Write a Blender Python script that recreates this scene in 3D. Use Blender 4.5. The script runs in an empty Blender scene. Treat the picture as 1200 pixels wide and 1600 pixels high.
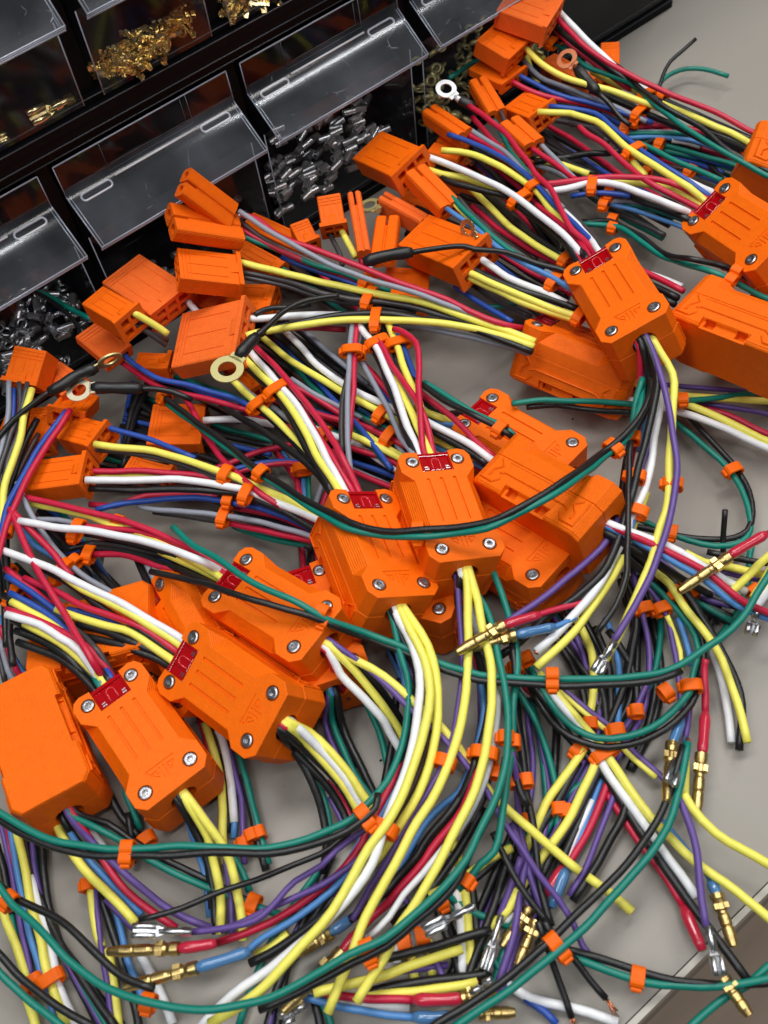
import bpy, bmesh, math, random
import numpy as np
from mathutils import Vector, Matrix, Euler
random.seed(7)
C = bpy.context.scene
COL = C.collection
MM = 0.001

# ------------------------------------------------------------------ camera (calibrated on the bin cabinet)
F_PX, CAM_H = 1600.0, 484.0
_X = np.array([4600., -3400., 1600.]); _X /= np.linalg.norm(_X)
_N = np.array([246., 1086., 1600.]); _N -= _X * (_N @ _X); _N /= np.linalg.norm(_N)
_Y = np.cross(_X, _N)
RC = np.array([_X, _Y, -_N])          # rows: world axes in camera space (x right, y down, z ahead)
CAM = np.array([0., 0., CAM_H])
cd = bpy.data.cameras.new('camera')
cam = bpy.data.objects.new('camera', cd); COL.objects.link(cam)
cd.sensor_fit = 'VERTICAL'; cd.sensor_height = 24.0; cd.lens = 24.0
cd.clip_start = 0.02; cd.clip_end = 50.0
r_, u_, b_ = RC @ np.array([1., 0, 0]), RC @ np.array([0, -1., 0]), RC @ np.array([0, 0, -1.])
cam.matrix_world = Matrix(((r_[0], u_[0], b_[0], 0), (r_[1], u_[1], b_[1], 0), (r_[2], u_[2], b_[2], CAM_H * MM), (0, 0, 0, 1)))
cd.dof.use_dof = True; cd.dof.focus_distance = 0.58; cd.dof.aperture_fstop = 9.0
C.camera = cam
# ------------------------------------------------------------------ world, lamps, exposure
w = bpy.data.worlds.new("World"); C.world = w; w.use_nodes = True
bg = w.node_tree.nodes['Background']; bg.inputs[0].default_value = (0.86, 0.93, 1.0, 1); bg.inputs[1].default_value = 0.06
def area(name, loc, target, sx, sy, power, col):
    l = bpy.data.lights.new(name, 'AREA'); l.shape = 'RECTANGLE'; l.size = sx; l.size_y = sy; l.energy = power; l.color = col
    o = bpy.data.objects.new(name, l); COL.objects.link(o); o.location = loc
    d = Vector(target) - Vector(loc); o.rotation_euler = d.to_track_quat('-Z', 'Y').to_euler(); return o
area('overhead_light', (0.35, 0.62, 1.75), (0.2, 0.25, 0), 1.25, 0.30, 18.5, (1.0, 0.985, 0.95))
area('overhead_light', (-0.75, 0.10, 1.75), (0.1, 0.2, 0), 0.30, 1.25, 11.0, (0.95, 0.98, 1.0))
area('overhead_light', (1.75, 0.75, 1.75), (0.2, 0.2, 0), 0.30, 1.25, 13.0, (1.0, 0.98, 0.95))
area('overhead_light', (1.2, -0.32, 1.75), (1.2, -0.2, 0), 0.62, 0.09, 6.0, (0.96, 0.98, 1.0))
area('overhead_light', (0.05, -0.32, 1.75), (0.05, -0.2, 0), 0.62, 0.09, 6.0, (0.96, 0.98, 1.0))
area('overhead_light', (0.9, -1.3, 1.9), (0.2, -0.1, -0.3), 1.2, 0.3, 9.0, (1.0, 0.97, 0.92))  # fill lamp added in front to brighten the floor
C.view_settings.view_transform = 'Standard'; C.view_settings.look = 'None'; C.view_settings.exposure = -0.13; C.view_settings.gamma = 1.0
C.render.engine = 'CYCLES'
C.cycles.max_bounces = 8; C.cycles.transparent_max_bounces = 24; C.cycles.use_denoising = True
C.cycles.caustics_reflective = False; C.cycles.caustics_refractive = False

# ------------------------------------------------------------------ pixels of the photograph -> points (mm) at a known height
def ray(x, y): return RC @ np.array([(x - 600) / F_PX, (y - 800) / F_PX, 1.])
def at0(x, y, h=0.): r = ray(x, y); return CAM + r * ((h - CAM_H) / r[2])
def at(x, y, h=0.): return at0(x, y, h + 10.0 * min(1., max(0., (h - 14.) / 14.)))     # everything that rides on the boxes sits a little higher
def aty(x, y, yy): r = ray(x, y); return CAM + r * (yy / r[1])
def proj(P):
    q = (P - CAM) @ RC
    return np.stack([600 + F_PX * q[:, 0] / q[:, 2], 800 + F_PX * q[:, 1] / q[:, 2]], 1)
def rodr(v):
    a = np.linalg.norm(v)
    if a < 1e-9: return np.eye(3)
    k = v / a; K = np.array([[0, -k[2], k[1]], [k[2], 0, -k[0]], [-k[1], k[0], 0]])
    return np.eye(3) + math.sin(a) * K + (1 - math.cos(a)) * K @ K
def fit_pose(pairs, h, R0, t0, wh=0.7, reg=6.0):
    L = np.array([p[0] for p in pairs], float); U = np.array([p[1] for p in pairs], float)
    v = np.zeros(6)
    def res(v): return np.concatenate([(proj(L @ (rodr(v[:3]) @ R0).T + t0 + v[3:] ) - U).ravel(), [(t0[2] + v[5] - h) * wh], v[:3] * reg])
    lam = 1e-2; r = res(v)
    for _ in range(60):
        J = np.zeros((len(r), 6))
        for i in range(6):
            d = np.zeros(6); d[i] = 1e-4 if i < 3 else 1e-2
            J[:, i] = (res(v + d) - r) / d[i]
        s = np.linalg.solve(J.T @ J + lam * np.diag(np.diag(J.T @ J) + 1e-9), -J.T @ r)
        r2 = res(v + s)
        if r2 @ r2 < r @ r: v, r, lam = v + s, r2, lam * .4
        else: lam *= 4
    return rodr(v[:3]) @ R0, t0 + v[3:], float(np.abs(r[:2 * len(L)]).max())

# ------------------------------------------------------------------ materials
def mat(name, col, rough=0.5, metal=0.0, spec=0.5, bump=0.0, bscale=400., trans=0.0, coat=0.0, var=0.0, vscale=60., stretch=None):
    m = bpy.data.materials.new(name); m.use_nodes = True; nt = m.node_tree; b = nt.nodes['Principled BSDF']
    b.inputs['Base Color'].default_value = (*col, 1); b.inputs['Roughness'].default_value = rough; b.inputs['Metallic'].default_value = metal
    b.inputs['Specular IOR Level'].default_value = spec; b.inputs['Transmission Weight'].default_value = trans; b.inputs['Coat Weight'].default_value = coat
    tc = nt.nodes.new('ShaderNodeTexCoord'); src = tc.outputs['Object']
    if stretch:
        mp = nt.nodes.new('ShaderNodeMapping'); mp.inputs['Scale'].default_value = stretch; nt.links.new(src, mp.inputs[0]); src = mp.outputs[0]
    if bump:
        n = nt.nodes.new('ShaderNodeTexNoise'); n.inputs['Scale'].default_value = bscale; n.inputs['Detail'].default_value = 4
        bu = nt.nodes.new('ShaderNodeBump'); bu.inputs['Strength'].default_value = bump; bu.inputs['Distance'].default_value = 0.0006
        nt.links.new(src, n.inputs['Vector']); nt.links.new(n.outputs['Fac'], bu.inputs['Height']); nt.links.new(bu.outputs[0], b.inputs['Normal'])
    if var:
        n2 = nt.nodes.new('ShaderNodeTexNoise'); n2.inputs['Scale'].default_value = vscale; n2.inputs['Detail'].default_value = 5
        mx = nt.nodes.new('ShaderNodeMix'); mx.data_type = 'RGBA'
        mx.inputs[6].default_value = (*[c * (1 - var) for c in col], 1); mx.inputs[7].default_value = (*[min(1, c * (1 + var)) for c in col], 1)
        nt.links.new(src, n2.inputs['Vector']); nt.links.new(n2.outputs['Fac'], mx.inputs[0]); nt.links.new(mx.outputs[2], b.inputs['Base Color'])
        mr = nt.nodes.new('ShaderNodeMapRange'); mr.inputs[3].default_value = max(0.02, rough - .08); mr.inputs[4].default_value = min(1, rough + .1)
        nt.links.new(n2.outputs['Fac'], mr.inputs[0]); nt.links.new(mr.outputs[0], b.inputs['Roughness'])
    return m
def orange(name, col, rough, line, grain):
    """printed plastic: fine layer lines across local z plus a sandy first-layer grain"""
    m = mat(name, col, rough + .06, spec=.22); nt = m.node_tree; b = nt.nodes['Principled BSDF']; tc = nt.nodes['Texture Coordinate']
    wv = nt.nodes.new('ShaderNodeTexWave'); wv.wave_type = 'BANDS'; wv.bands_direction = 'Z'; wv.inputs['Scale'].default_value = 330.; wv.inputs['Distortion'].default_value = 1.2; wv.inputs['Detail Scale'].default_value = 8
    n = nt.nodes.new('ShaderNodeTexNoise'); n.inputs['Scale'].default_value = 1150.; n.inputs['Detail'].default_value = 3
    n3 = nt.nodes.new('ShaderNodeTexNoise'); n3.inputs['Scale'].default_value = 220.; n3.inputs['Detail'].default_value = 3
    b1 = nt.nodes.new('ShaderNodeBump'); b1.inputs['Strength'].default_value = line; b1.inputs['Distance'].default_value = 0.0005
    b2 = nt.nodes.new('ShaderNodeBump'); b2.inputs['Strength'].default_value = grain; b2.inputs['Distance'].default_value = 0.0007
    nt.links.new(tc.outputs['Object'], wv.inputs['Vector']); nt.links.new(tc.outputs['Object'], n.inputs['Vector']); nt.links.new(tc.outputs['Object'], n3.inputs['Vector'])
    nt.links.new(wv.outputs['Fac'], b1.inputs['Height']); nt.links.new(n.outputs['Fac'], b2.inputs['Height'])
    nt.links.new(b1.outputs[0], b2.inputs['Normal']); nt.links.new(b2.outputs[0], b.inputs['Normal'])
    mx = nt.nodes.new('ShaderNodeMix'); mx.data_type = 'RGBA'
    mx.inputs[6].default_value = (*[c * .86 for c in col], 1); mx.inputs[7].default_value = (*[min(1, c * 1.1) for c in col], 1)
    nt.links.new(n3.outputs['Fac'], mx.inputs[0]); nt.links.new(mx.outputs[2], b.inputs['Base Color'])
    return m
M = dict(
 box=orange('orange_print', (0.95, 0.150, 0.0), 0.46, 0.42, 0.5),
 plug=orange('orange_plug_print', (0.94, 0.140, 0.0), 0.50, 0.7, 0.4),
 salmon=orange('sandy_orange_print', (0.92, 0.155, 0.02), 0.65, 0.2, 0.8),
 clip=orange('orange_clip_print', (0.94, 0.140, 0.0), 0.42, 0.2, 0.2),
 fuse=mat('red_fuse_plastic', (0.72, 0.004, 0.010), 0.08, coat=0.7, trans=0.45),
 fwire=mat('fuse_link', (0.70, 0.05, 0.06), 0.15, 0.1),
 steel=mat('screw_steel', (0.42, 0.42, 0.44), 0.34, 1.0, bump=.1, bscale=900),
 dark=mat('dark_recess', (0.012, 0.006, 0.004), 0.7),
 brass=mat('brass', (0.66, 0.48, 0.19), 0.34, 1.0, bump=.15, bscale=700, var=.15, vscale=250),
 gold=mat('gold_terminal', (1.0, 0.82, 0.44), 0.22, .95, bump=.1, bscale=600),
 tin=mat('tinned_terminal', (0.66, 0.67, 0.69), 0.30, 1.0, bump=.12, bscale=600),
 ringb=mat('pale_yellow_plated_ring', (0.62, 0.56, 0.25), 0.42, .55, bump=.1, bscale=900),
 slv=mat('silver_sleeve_metal', (0.80, 0.81, 0.83), 0.30, .88),
 zinc=mat('bright_zinc_ring', (0.78, 0.79, 0.80), 0.42, .5, bump=.1, bscale=900),
 pale=mat('bright_brass_ring', (0.93, 0.84, 0.60), 0.38, .6),
 copper=mat('copper_strand', (0.70, 0.26, 0.13), 0.35, 1.0),
 shrink=mat('black_heat_shrink', (0.012, 0.012, 0.013), 0.42, bump=.3, bscale=260),
 rsleeve=mat('red_sleeve', (0.55, 0.02, 0.05), 0.22, coat=.4),
 bsleeve=mat('blue_sleeve', (0.07, 0.2, 0.42), 0.18, coat=.5),
 clear=mat('clear_sleeve', (0.7, 0.72, 0.74), 0.1, trans=.85),
 blackp=mat('black_rack_plastic', (0.005, 0.005, 0.0065), 0.5, spec=.12, bump=.08, bscale=300, var=.3, vscale=40),
 rail=mat('black_rail_highlight', (0.035, 0.038, 0.046), 0.22),  # lighter blue-grey than the rails, painting in their bevel highlights
 inside=mat('rack_inside', (0.010, 0.008, 0.007), 0.6),
)
WIRE = {'Y': (0.92, 0.84, 0.13), 'W': (0.84, 0.85, 0.88), 'R': (0.56, 0.012, 0.05), 'B': (0.02, 0.075, 0.38), 'L': (0.075, 0.24, 0.56),
        'G': (0.0, 0.20, 0.15), 'P': (0.12, 0.065, 0.28), 'A': (0.28, 0.30, 0.36), 'D': (0.055, 0.05, 0.053), 'K': (0.011, 0.011, 0.012), 'N': (0.065, 0.035, 0.032)}
WNAME = {'Y': 'yellow', 'W': 'white', 'R': 'red', 'B': 'blue', 'L': 'light blue', 'G': 'green', 'P': 'purple', 'A': 'grey', 'D': 'dark grey', 'K': 'black', 'N': 'brown'}
MW = {k: mat(WNAME[k].replace(' ', '_') + '_wire', c, 0.42 if k not in 'KD' else 0.38, bump=.25, bscale=350, var=.10, vscale=300) for k, c in WIRE.items()}

# thin clear plastic of the bins: see-through plus a reflection that grows at grazing angles, with hair scratches
def clear_plastic(name, tint, painted_sheen, refl, rough):
    m = bpy.data.materials.new(name); m.use_nodes = True; nt = m.node_tree; nt.nodes.clear()
    out = nt.nodes.new('ShaderNodeOutputMaterial'); tr = nt.nodes.new('ShaderNodeBsdfTransparent'); tr.inputs[0].default_value = (*tint, 1)
    gl = nt.nodes.new('ShaderNodeBsdfGlossy'); gl.inputs['Roughness'].default_value = rough
    # reflectance that does not depend on which side of the thin sheet is seen
    ge = nt.nodes.new('ShaderNodeNewGeometry'); dt = nt.nodes.new('ShaderNodeVectorMath'); dt.operation = 'DOT_PRODUCT'; ab = nt.nodes.new('ShaderNodeMath'); ab.operation = 'ABSOLUTE'
    om = nt.nodes.new('ShaderNodeMath'); om.operation = 'SUBTRACT'; om.inputs[0].default_value = 1.0; pw = nt.nodes.new('ShaderNodeMath'); pw.operation = 'POWER'; pw.inputs[1].default_value = 5.0
    fr = nt.nodes.new('ShaderNodeMath'); fr.operation = 'MULTIPLY_ADD'; fr.inputs[1].default_value = .92; fr.inputs[2].default_value = refl
    nt.links.new(ge.outputs['Normal'], dt.inputs[0]); nt.links.new(ge.outputs['Incoming'], dt.inputs[1]); nt.links.new(dt.outputs['Value'], ab.inputs[0]); nt.links.new(ab.outputs[0], om.inputs[1]); nt.links.new(om.outputs[0], pw.inputs[0]); nt.links.new(pw.outputs[0], fr.inputs[0])
    tc = nt.nodes.new('ShaderNodeTexCoord'); mp = nt.nodes.new('ShaderNodeMapping'); mp.inputs['Scale'].default_value = (14, 14, 260); mp.inputs['Rotation'].default_value = (.5, .7, .3)
    ns = nt.nodes.new('ShaderNodeTexNoise'); ns.inputs['Scale'].default_value = 1.0; ns.inputs['Detail'].default_value = 2
    cr = nt.nodes.new('ShaderNodeMapRange'); cr.inputs[1].default_value = .70; cr.inputs[2].default_value = .80; cr.inputs[3].default_value = 0; cr.inputs[4].default_value = .10
    n2 = nt.nodes.new('ShaderNodeTexNoise'); n2.inputs['Scale'].default_value = 22.; n2.inputs['Detail'].default_value = 6
    c2 = nt.nodes.new('ShaderNodeMapRange'); c2.inputs[1].default_value = .4; c2.inputs[2].default_value = .75; c2.inputs[3].default_value = painted_sheen * .4; c2.inputs[4].default_value = painted_sheen * 1.6  # cloudy pale diffuse share stands in for the bright ceiling's reflection
    df = nt.nodes.new('ShaderNodeBsdfDiffuse'); df.inputs[0].default_value = (.72, .78, .9, 1)
    # short hair scratches: thin cell borders shown only where a coarse noise lets them
    vo = nt.nodes.new('ShaderNodeTexVoronoi'); vo.feature = 'DISTANCE_TO_EDGE'; vo.inputs['Scale'].default_value = 60.; vo.inputs['Randomness'].default_value = 1.0
    vr = nt.nodes.new('ShaderNodeMapRange'); vr.inputs[1].default_value = .004; vr.inputs[2].default_value = .014; vr.inputs[3].default_value = 1; vr.inputs[4].default_value = 0
    n3 = nt.nodes.new('ShaderNodeTexNoise'); n3.inputs['Scale'].default_value = 75.; n3.inputs['Detail'].default_value = 2; v3 = nt.nodes.new('ShaderNodeMapRange'); v3.inputs[1].default_value = .60; v3.inputs[2].default_value = .68; v3.inputs[4].default_value = .30 if rough > .1 else .05
    vm = nt.nodes.new('ShaderNodeMath'); vm.operation = 'MULTIPLY'; ad0 = nt.nodes.new('ShaderNodeMath'); ad0.operation = 'ADD'
    nt.links.new(tc.outputs['Object'], vo.inputs['Vector']); nt.links.new(tc.outputs['Object'], n3.inputs['Vector']); nt.links.new(vo.outputs['Distance'], vr.inputs[0]); nt.links.new(n3.outputs['Fac'], v3.inputs[0])
    nt.links.new(vr.outputs[0], vm.inputs[0]); nt.links.new(v3.outputs[0], vm.inputs[1]); nt.links.new(vm.outputs[0], ad0.inputs[1])
    ad = nt.nodes.new('ShaderNodeMath'); ad.operation = 'ADD'
    m1 = nt.nodes.new('ShaderNodeMixShader'); m2 = nt.nodes.new('ShaderNodeMixShader')
    nt.links.new(tc.outputs['Object'], mp.inputs[0]); nt.links.new(mp.outputs[0], ns.inputs['Vector']); nt.links.new(ns.outputs['Fac'], cr.inputs[0])
    nt.links.new(tc.outputs['Object'], n2.inputs['Vector']); nt.links.new(n2.outputs['Fac'], c2.inputs[0])
    nt.links.new(cr.outputs[0], ad0.inputs[0]); nt.links.new(ad0.outputs[0], ad.inputs[0]); nt.links.new(c2.outputs[0], ad.inputs[1])
    nt.links.new(ad.outputs[0], m1.inputs[0]); nt.links.new(tr.outputs[0], m1.inputs[1]); nt.links.new(df.outputs[0], m1.inputs[2])
    nt.links.new(fr.outputs[0], m2.inputs[0]); nt.links.new(m1.outputs[0], m2.inputs[1]); nt.links.new(gl.outputs[0], m2.inputs[2])
    nt.links.new(m2.outputs[0], out.inputs[0]); return m
M['lip'] = clear_plastic('clear_bin_plastic', (.80, .80, .84), .070, .055, .13)
M['face'] = clear_plastic('clear_bin_face', (.90, .89, .88), .014, .035, .08)
M['rim'] = mat('pale_highlight_edge', (.55, .61, .72), 0.12, trans=.25, spec=.8)  # blue-white tint paints in the light that clear edges catch
M['dimple'] = mat('white_highlight_moulding', (.88, .90, .95), 0.15, spec=.8)  # near-white colour imitates overhead light caught on the clear mouldings

# ------------------------------------------------------------------ object helpers (coordinates in mm)
def tag(o, label=None, cat=None, group=None, kind=None):
    if label: o['label'] = label
    if cat: o['category'] = cat
    if group: o['group'] = group
    if kind: o['kind'] = kind
    return o
def empty(name, loc):
    o = bpy.data.objects.new(name, None); COL.objects.link(o); o.location = Vector(loc) * MM; o.empty_display_size = .01; return o
def mesh(name, V, Fc, m, smooth=False):
    me = bpy.data.meshes.new(name); me.from_pydata([tuple(float(c) * MM for c in v) for v in V], [], Fc); me.materials.append(m)
    if smooth: me.polygons.foreach_set('use_smooth', [True] * len(me.polygons))
    me.update(); return me
def put(name, me, parent=None, Mx=None):
    """place a mesh whose coordinates are world (Mx None) or local under a world matrix; the parent is always an unrotated Empty or a part"""
    o = bpy.data.objects.new(name, me); COL.objects.link(o); Wm = Mx if Mx is not None else Matrix.Identity(4)
    if parent is not None:
        o.parent = parent; o.matrix_parent_inverse = Matrix.Identity(4)
        o.matrix_basis = world_of(parent).inverted() @ Wm
    else: o.matrix_basis = Wm
    return o
def world_of(o):
    return (world_of(o.parent) @ o.matrix_basis) if o.parent else o.matrix_basis.copy()
def mx(R, t):
    return Matrix(((R[0][0], R[0][1], R[0][2], t[0] * MM), (R[1][0], R[1][1], R[1][2], t[1] * MM), (R[2][0], R[2][1], R[2][2], t[2] * MM), (0, 0, 0, 1)))
class MB:
    def __init__(s): s.V = []; s.F = []
    def add(s, V, Fc):
        n = len(s.V); s.V += [tuple(v) for v in V]; s.F += [[i + n for i in f] for f in Fc]; return s
    def box(s, x0, x1, y0, y1, z0, z1):
        return s.add([(x0, y0, z0), (x1, y0, z0), (x1, y1, z0), (x0, y1, z0), (x0, y0, z1), (x1, y0, z1), (x1, y1, z1), (x0, y1, z1)],
                     [(0, 3, 2, 1), (4, 5, 6, 7), (0, 1, 5, 4), (1, 2, 6, 5), (2, 3, 7, 6), (3, 0, 4, 7)])
    def cbox(s, x0, x1, y0, y1, z0, z1, c):
        """box whose four long (y) edges are chamfered"""
        P = [(x0 + c, z0), (x1 - c, z0), (x1, z0 + c), (x1, z1 - c), (x1 - c, z1), (x0 + c, z1), (x0, z1 - c), (x0, z0 + c)]
        return s.prism_y(P, y0, y1)
    def prism_y(s, P, y0, y1):
        n = len(P); return s.add([(x, y0, z) for x, z in P] + [(x, y1, z) for x, z in P],
                                 [tuple(range(n)), tuple(range(2 * n - 1, n - 1, -1))] + [(i, i + n, (i + 1) % n + n, (i + 1) % n) for i in range(n)])
    def loft(s, rings, cap=True):
        n = len(rings[0]); V = [v for r in rings for v in r]; Fc = []
        for k in range(len(rings) - 1):
            a = k * n; Fc += [(a + i, a + (i + 1) % n, a + n + (i + 1) % n, a + n + i) for i in range(n)]
        if cap: Fc += [tuple(range(n - 1, -1, -1)), tuple(range((len(rings) - 1) * n, len(rings) * n))]
        return s.add(V, Fc)
    def tube(s, P, r, k=8, cap=True):
        P = np.array(P, float); T = np.gradient(P, axis=0); T /= np.linalg.norm(T, axis=1)[:, None] + 1e-12
        a = np.array([0, 0, 1.]) if abs(T[0][2]) < .9 else np.array([1., 0, 0]); u = np.cross(T[0], a); u /= np.linalg.norm(u); rings = []
        rr = r if hasattr(r, '__len__') else [r] * len(P)
        for i in range(len(P)):
            u = u - T[i] * (u @ T[i]); u /= np.linalg.norm(u); v = np.cross(T[i], u)
            rings.append([P[i] + rr[i] * (math.cos(2 * math.pi * j / k) * u + math.sin(2 * math.pi * j / k) * v) for j in range(k)])
        return s.loft(rings, cap)
    def build(s, name, m, parent=None, Mx=None, smooth=False): return put(name, mesh(name, s.V, s.F, m, smooth), parent, Mx)
def fix(me):
    b = bmesh.new(); b.from_mesh(me); bmesh.ops.recalc_face_normals(b, faces=b.faces); b.to_mesh(me); b.free(); return me
def boolean(base, cutters, m, bevel=0.0, selfx=False):
    """cut the cutters (MB) out of base (MB) once, for a shared mesh"""
    o = bpy.data.objects.new('tmp', fix(mesh('tmp', base.V, base.F, m))); COL.objects.link(o); tmp = [o]
    if bevel:
        bv = o.modifiers.new('b', 'BEVEL'); bv.width = bevel * MM; bv.segments = 2; bv.limit_method = 'ANGLE'; bv.angle_limit = math.radians(32)
    for c in cutters:
        k = bpy.data.objects.new('tmp', fix(mesh('tmp', c.V, c.F, m))); COL.objects.link(k); tmp.append(k)
        md = o.modifiers.new('c', 'BOOLEAN'); md.object = k; md.operation = 'DIFFERENCE'; md.solver = 'EXACT'; md.use_self = selfx
    dg = bpy.context.evaluated_depsgraph_get(); me = bpy.data.meshes.new_from_object(o.evaluated_get(dg))
    for t in tmp: bpy.data.objects.remove(t)
    return me
def spline(P, step=5.0):
    P = np.array(P, float)
    if len(P) == 2: P = np.array([P[0], (P[0] + P[1]) / 2, P[1]])
    Q = np.vstack([2 * P[0] - P[1], P, 2 * P[-1] - P[-2]]); out = []
    for i in range(1, len(Q) - 2):
        p0, p1, p2, p3 = Q[i - 1], Q[i], Q[i + 1], Q[i + 2]; d = np.linalg.norm(p2 - p1); n = max(2, int(d / step))
        t0 = 0.; t1 = t0 + max(1e-3, np.linalg.norm(p1 - p0)) ** .5; t2 = t1 + max(1e-3, d) ** .5; t3 = t2 + max(1e-3, np.linalg.norm(p3 - p2)) ** .5
        for j in range(n):
            t = t1 + (t2 - t1) * j / n
            A1 = (t1 - t) / (t1 - t0) * p0 + (t - t0) / (t1 - t0) * p1; A2 = (t2 - t) / (t2 - t1) * p1 + (t - t1) / (t2 - t1) * p2; A3 = (t3 - t) / (t3 - t2) * p2 + (t - t2) / (t3 - t2) * p3
            B1 = (t2 - t) / (t2 - t0) * A1 + (t - t0) / (t2 - t0) * A2; B2 = (t3 - t) / (t3 - t1) * A2 + (t - t1) / (t3 - t1) * A3
            out.append((t2 - t) / (t2 - t1) * B1 + (t - t1) / (t2 - t1) * B2)
    out.append(P[-1]); return np.array(out)
# ------------------------------------------------------------------ the bench and the floor beyond its edge
tbl = mat('grey_laminate', (0.305, 0.280, 0.247), 0.42, spec=.4, bump=.06, bscale=500, var=.05, vscale=9)
nt = tbl.node_tree; b = nt.nodes['Principled BSDF']; tc = nt.nodes['Texture Coordinate']
sp = nt.nodes.new('ShaderNodeTexNoise'); sp.inputs['Scale'].default_value = 420; sp.inputs['Detail'].default_value = 2
sr = nt.nodes.new('ShaderNodeMapRange'); sr.inputs[1].default_value = .70; sr.inputs[2].default_value = .76
mxn = nt.nodes.new('ShaderNodeMix'); mxn.data_type = 'RGBA'; mxn.inputs[7].default_value = (.14, .12, .10, 1)
prev = b.inputs['Base Color'].links[0].from_socket; nt.links.new(prev, mxn.inputs[6]); nt.links.new(tc.outputs['Object'], sp.inputs['Vector']); nt.links.new(sp.outputs['Fac'], sr.inputs[0])
ml = nt.nodes.new('ShaderNodeMath'); ml.operation = 'MULTIPLY'; ml.inputs[1].default_value = .35; nt.links.new(sr.outputs[0], ml.inputs[0]); nt.links.new(ml.outputs[0], mxn.inputs[0]); nt.links.new(mxn.outputs[2], b.inputs['Base Color'])
EDGE_Y = 24.5
wb = tag(empty('workbench', (300, 300, -30)), 'grey laminate workbench top with pale metal edge strip', 'workbench'); wb['kind'] = 'structure'
MB().box(-700, 1500, EDGE_Y, 1200, -28, 0).build('bench_top', tbl, wb)
trim = mat('pale_edge_strip', (0.50, 0.47, 0.41), 0.35); apr = mat('grey_bench_apron', (0.24, 0.23, 0.21), 0.5, var=.08, vscale=20)
MB().box(-700, 1500, EDGE_Y - 3.2, EDGE_Y - .5, -27, -.6).build('edge_strip', trim, wb)
MB().box(-700, 1500, EDGE_Y - 3.0, EDGE_Y - .5, -70, -27.2).build('apron', apr, wb)
flr = mat('brown_floor', (0.42, 0.31, 0.23), 0.55, bump=.1, bscale=60, var=.25, vscale=14, stretch=(.35, 5, 1))
fl = MB().box(-2500, 3500, -2500, 1500, -745, -740).build('floor', flr); tag(fl, 'brown wood floor beyond the bench edge', 'floor', kind='structure')

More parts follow.
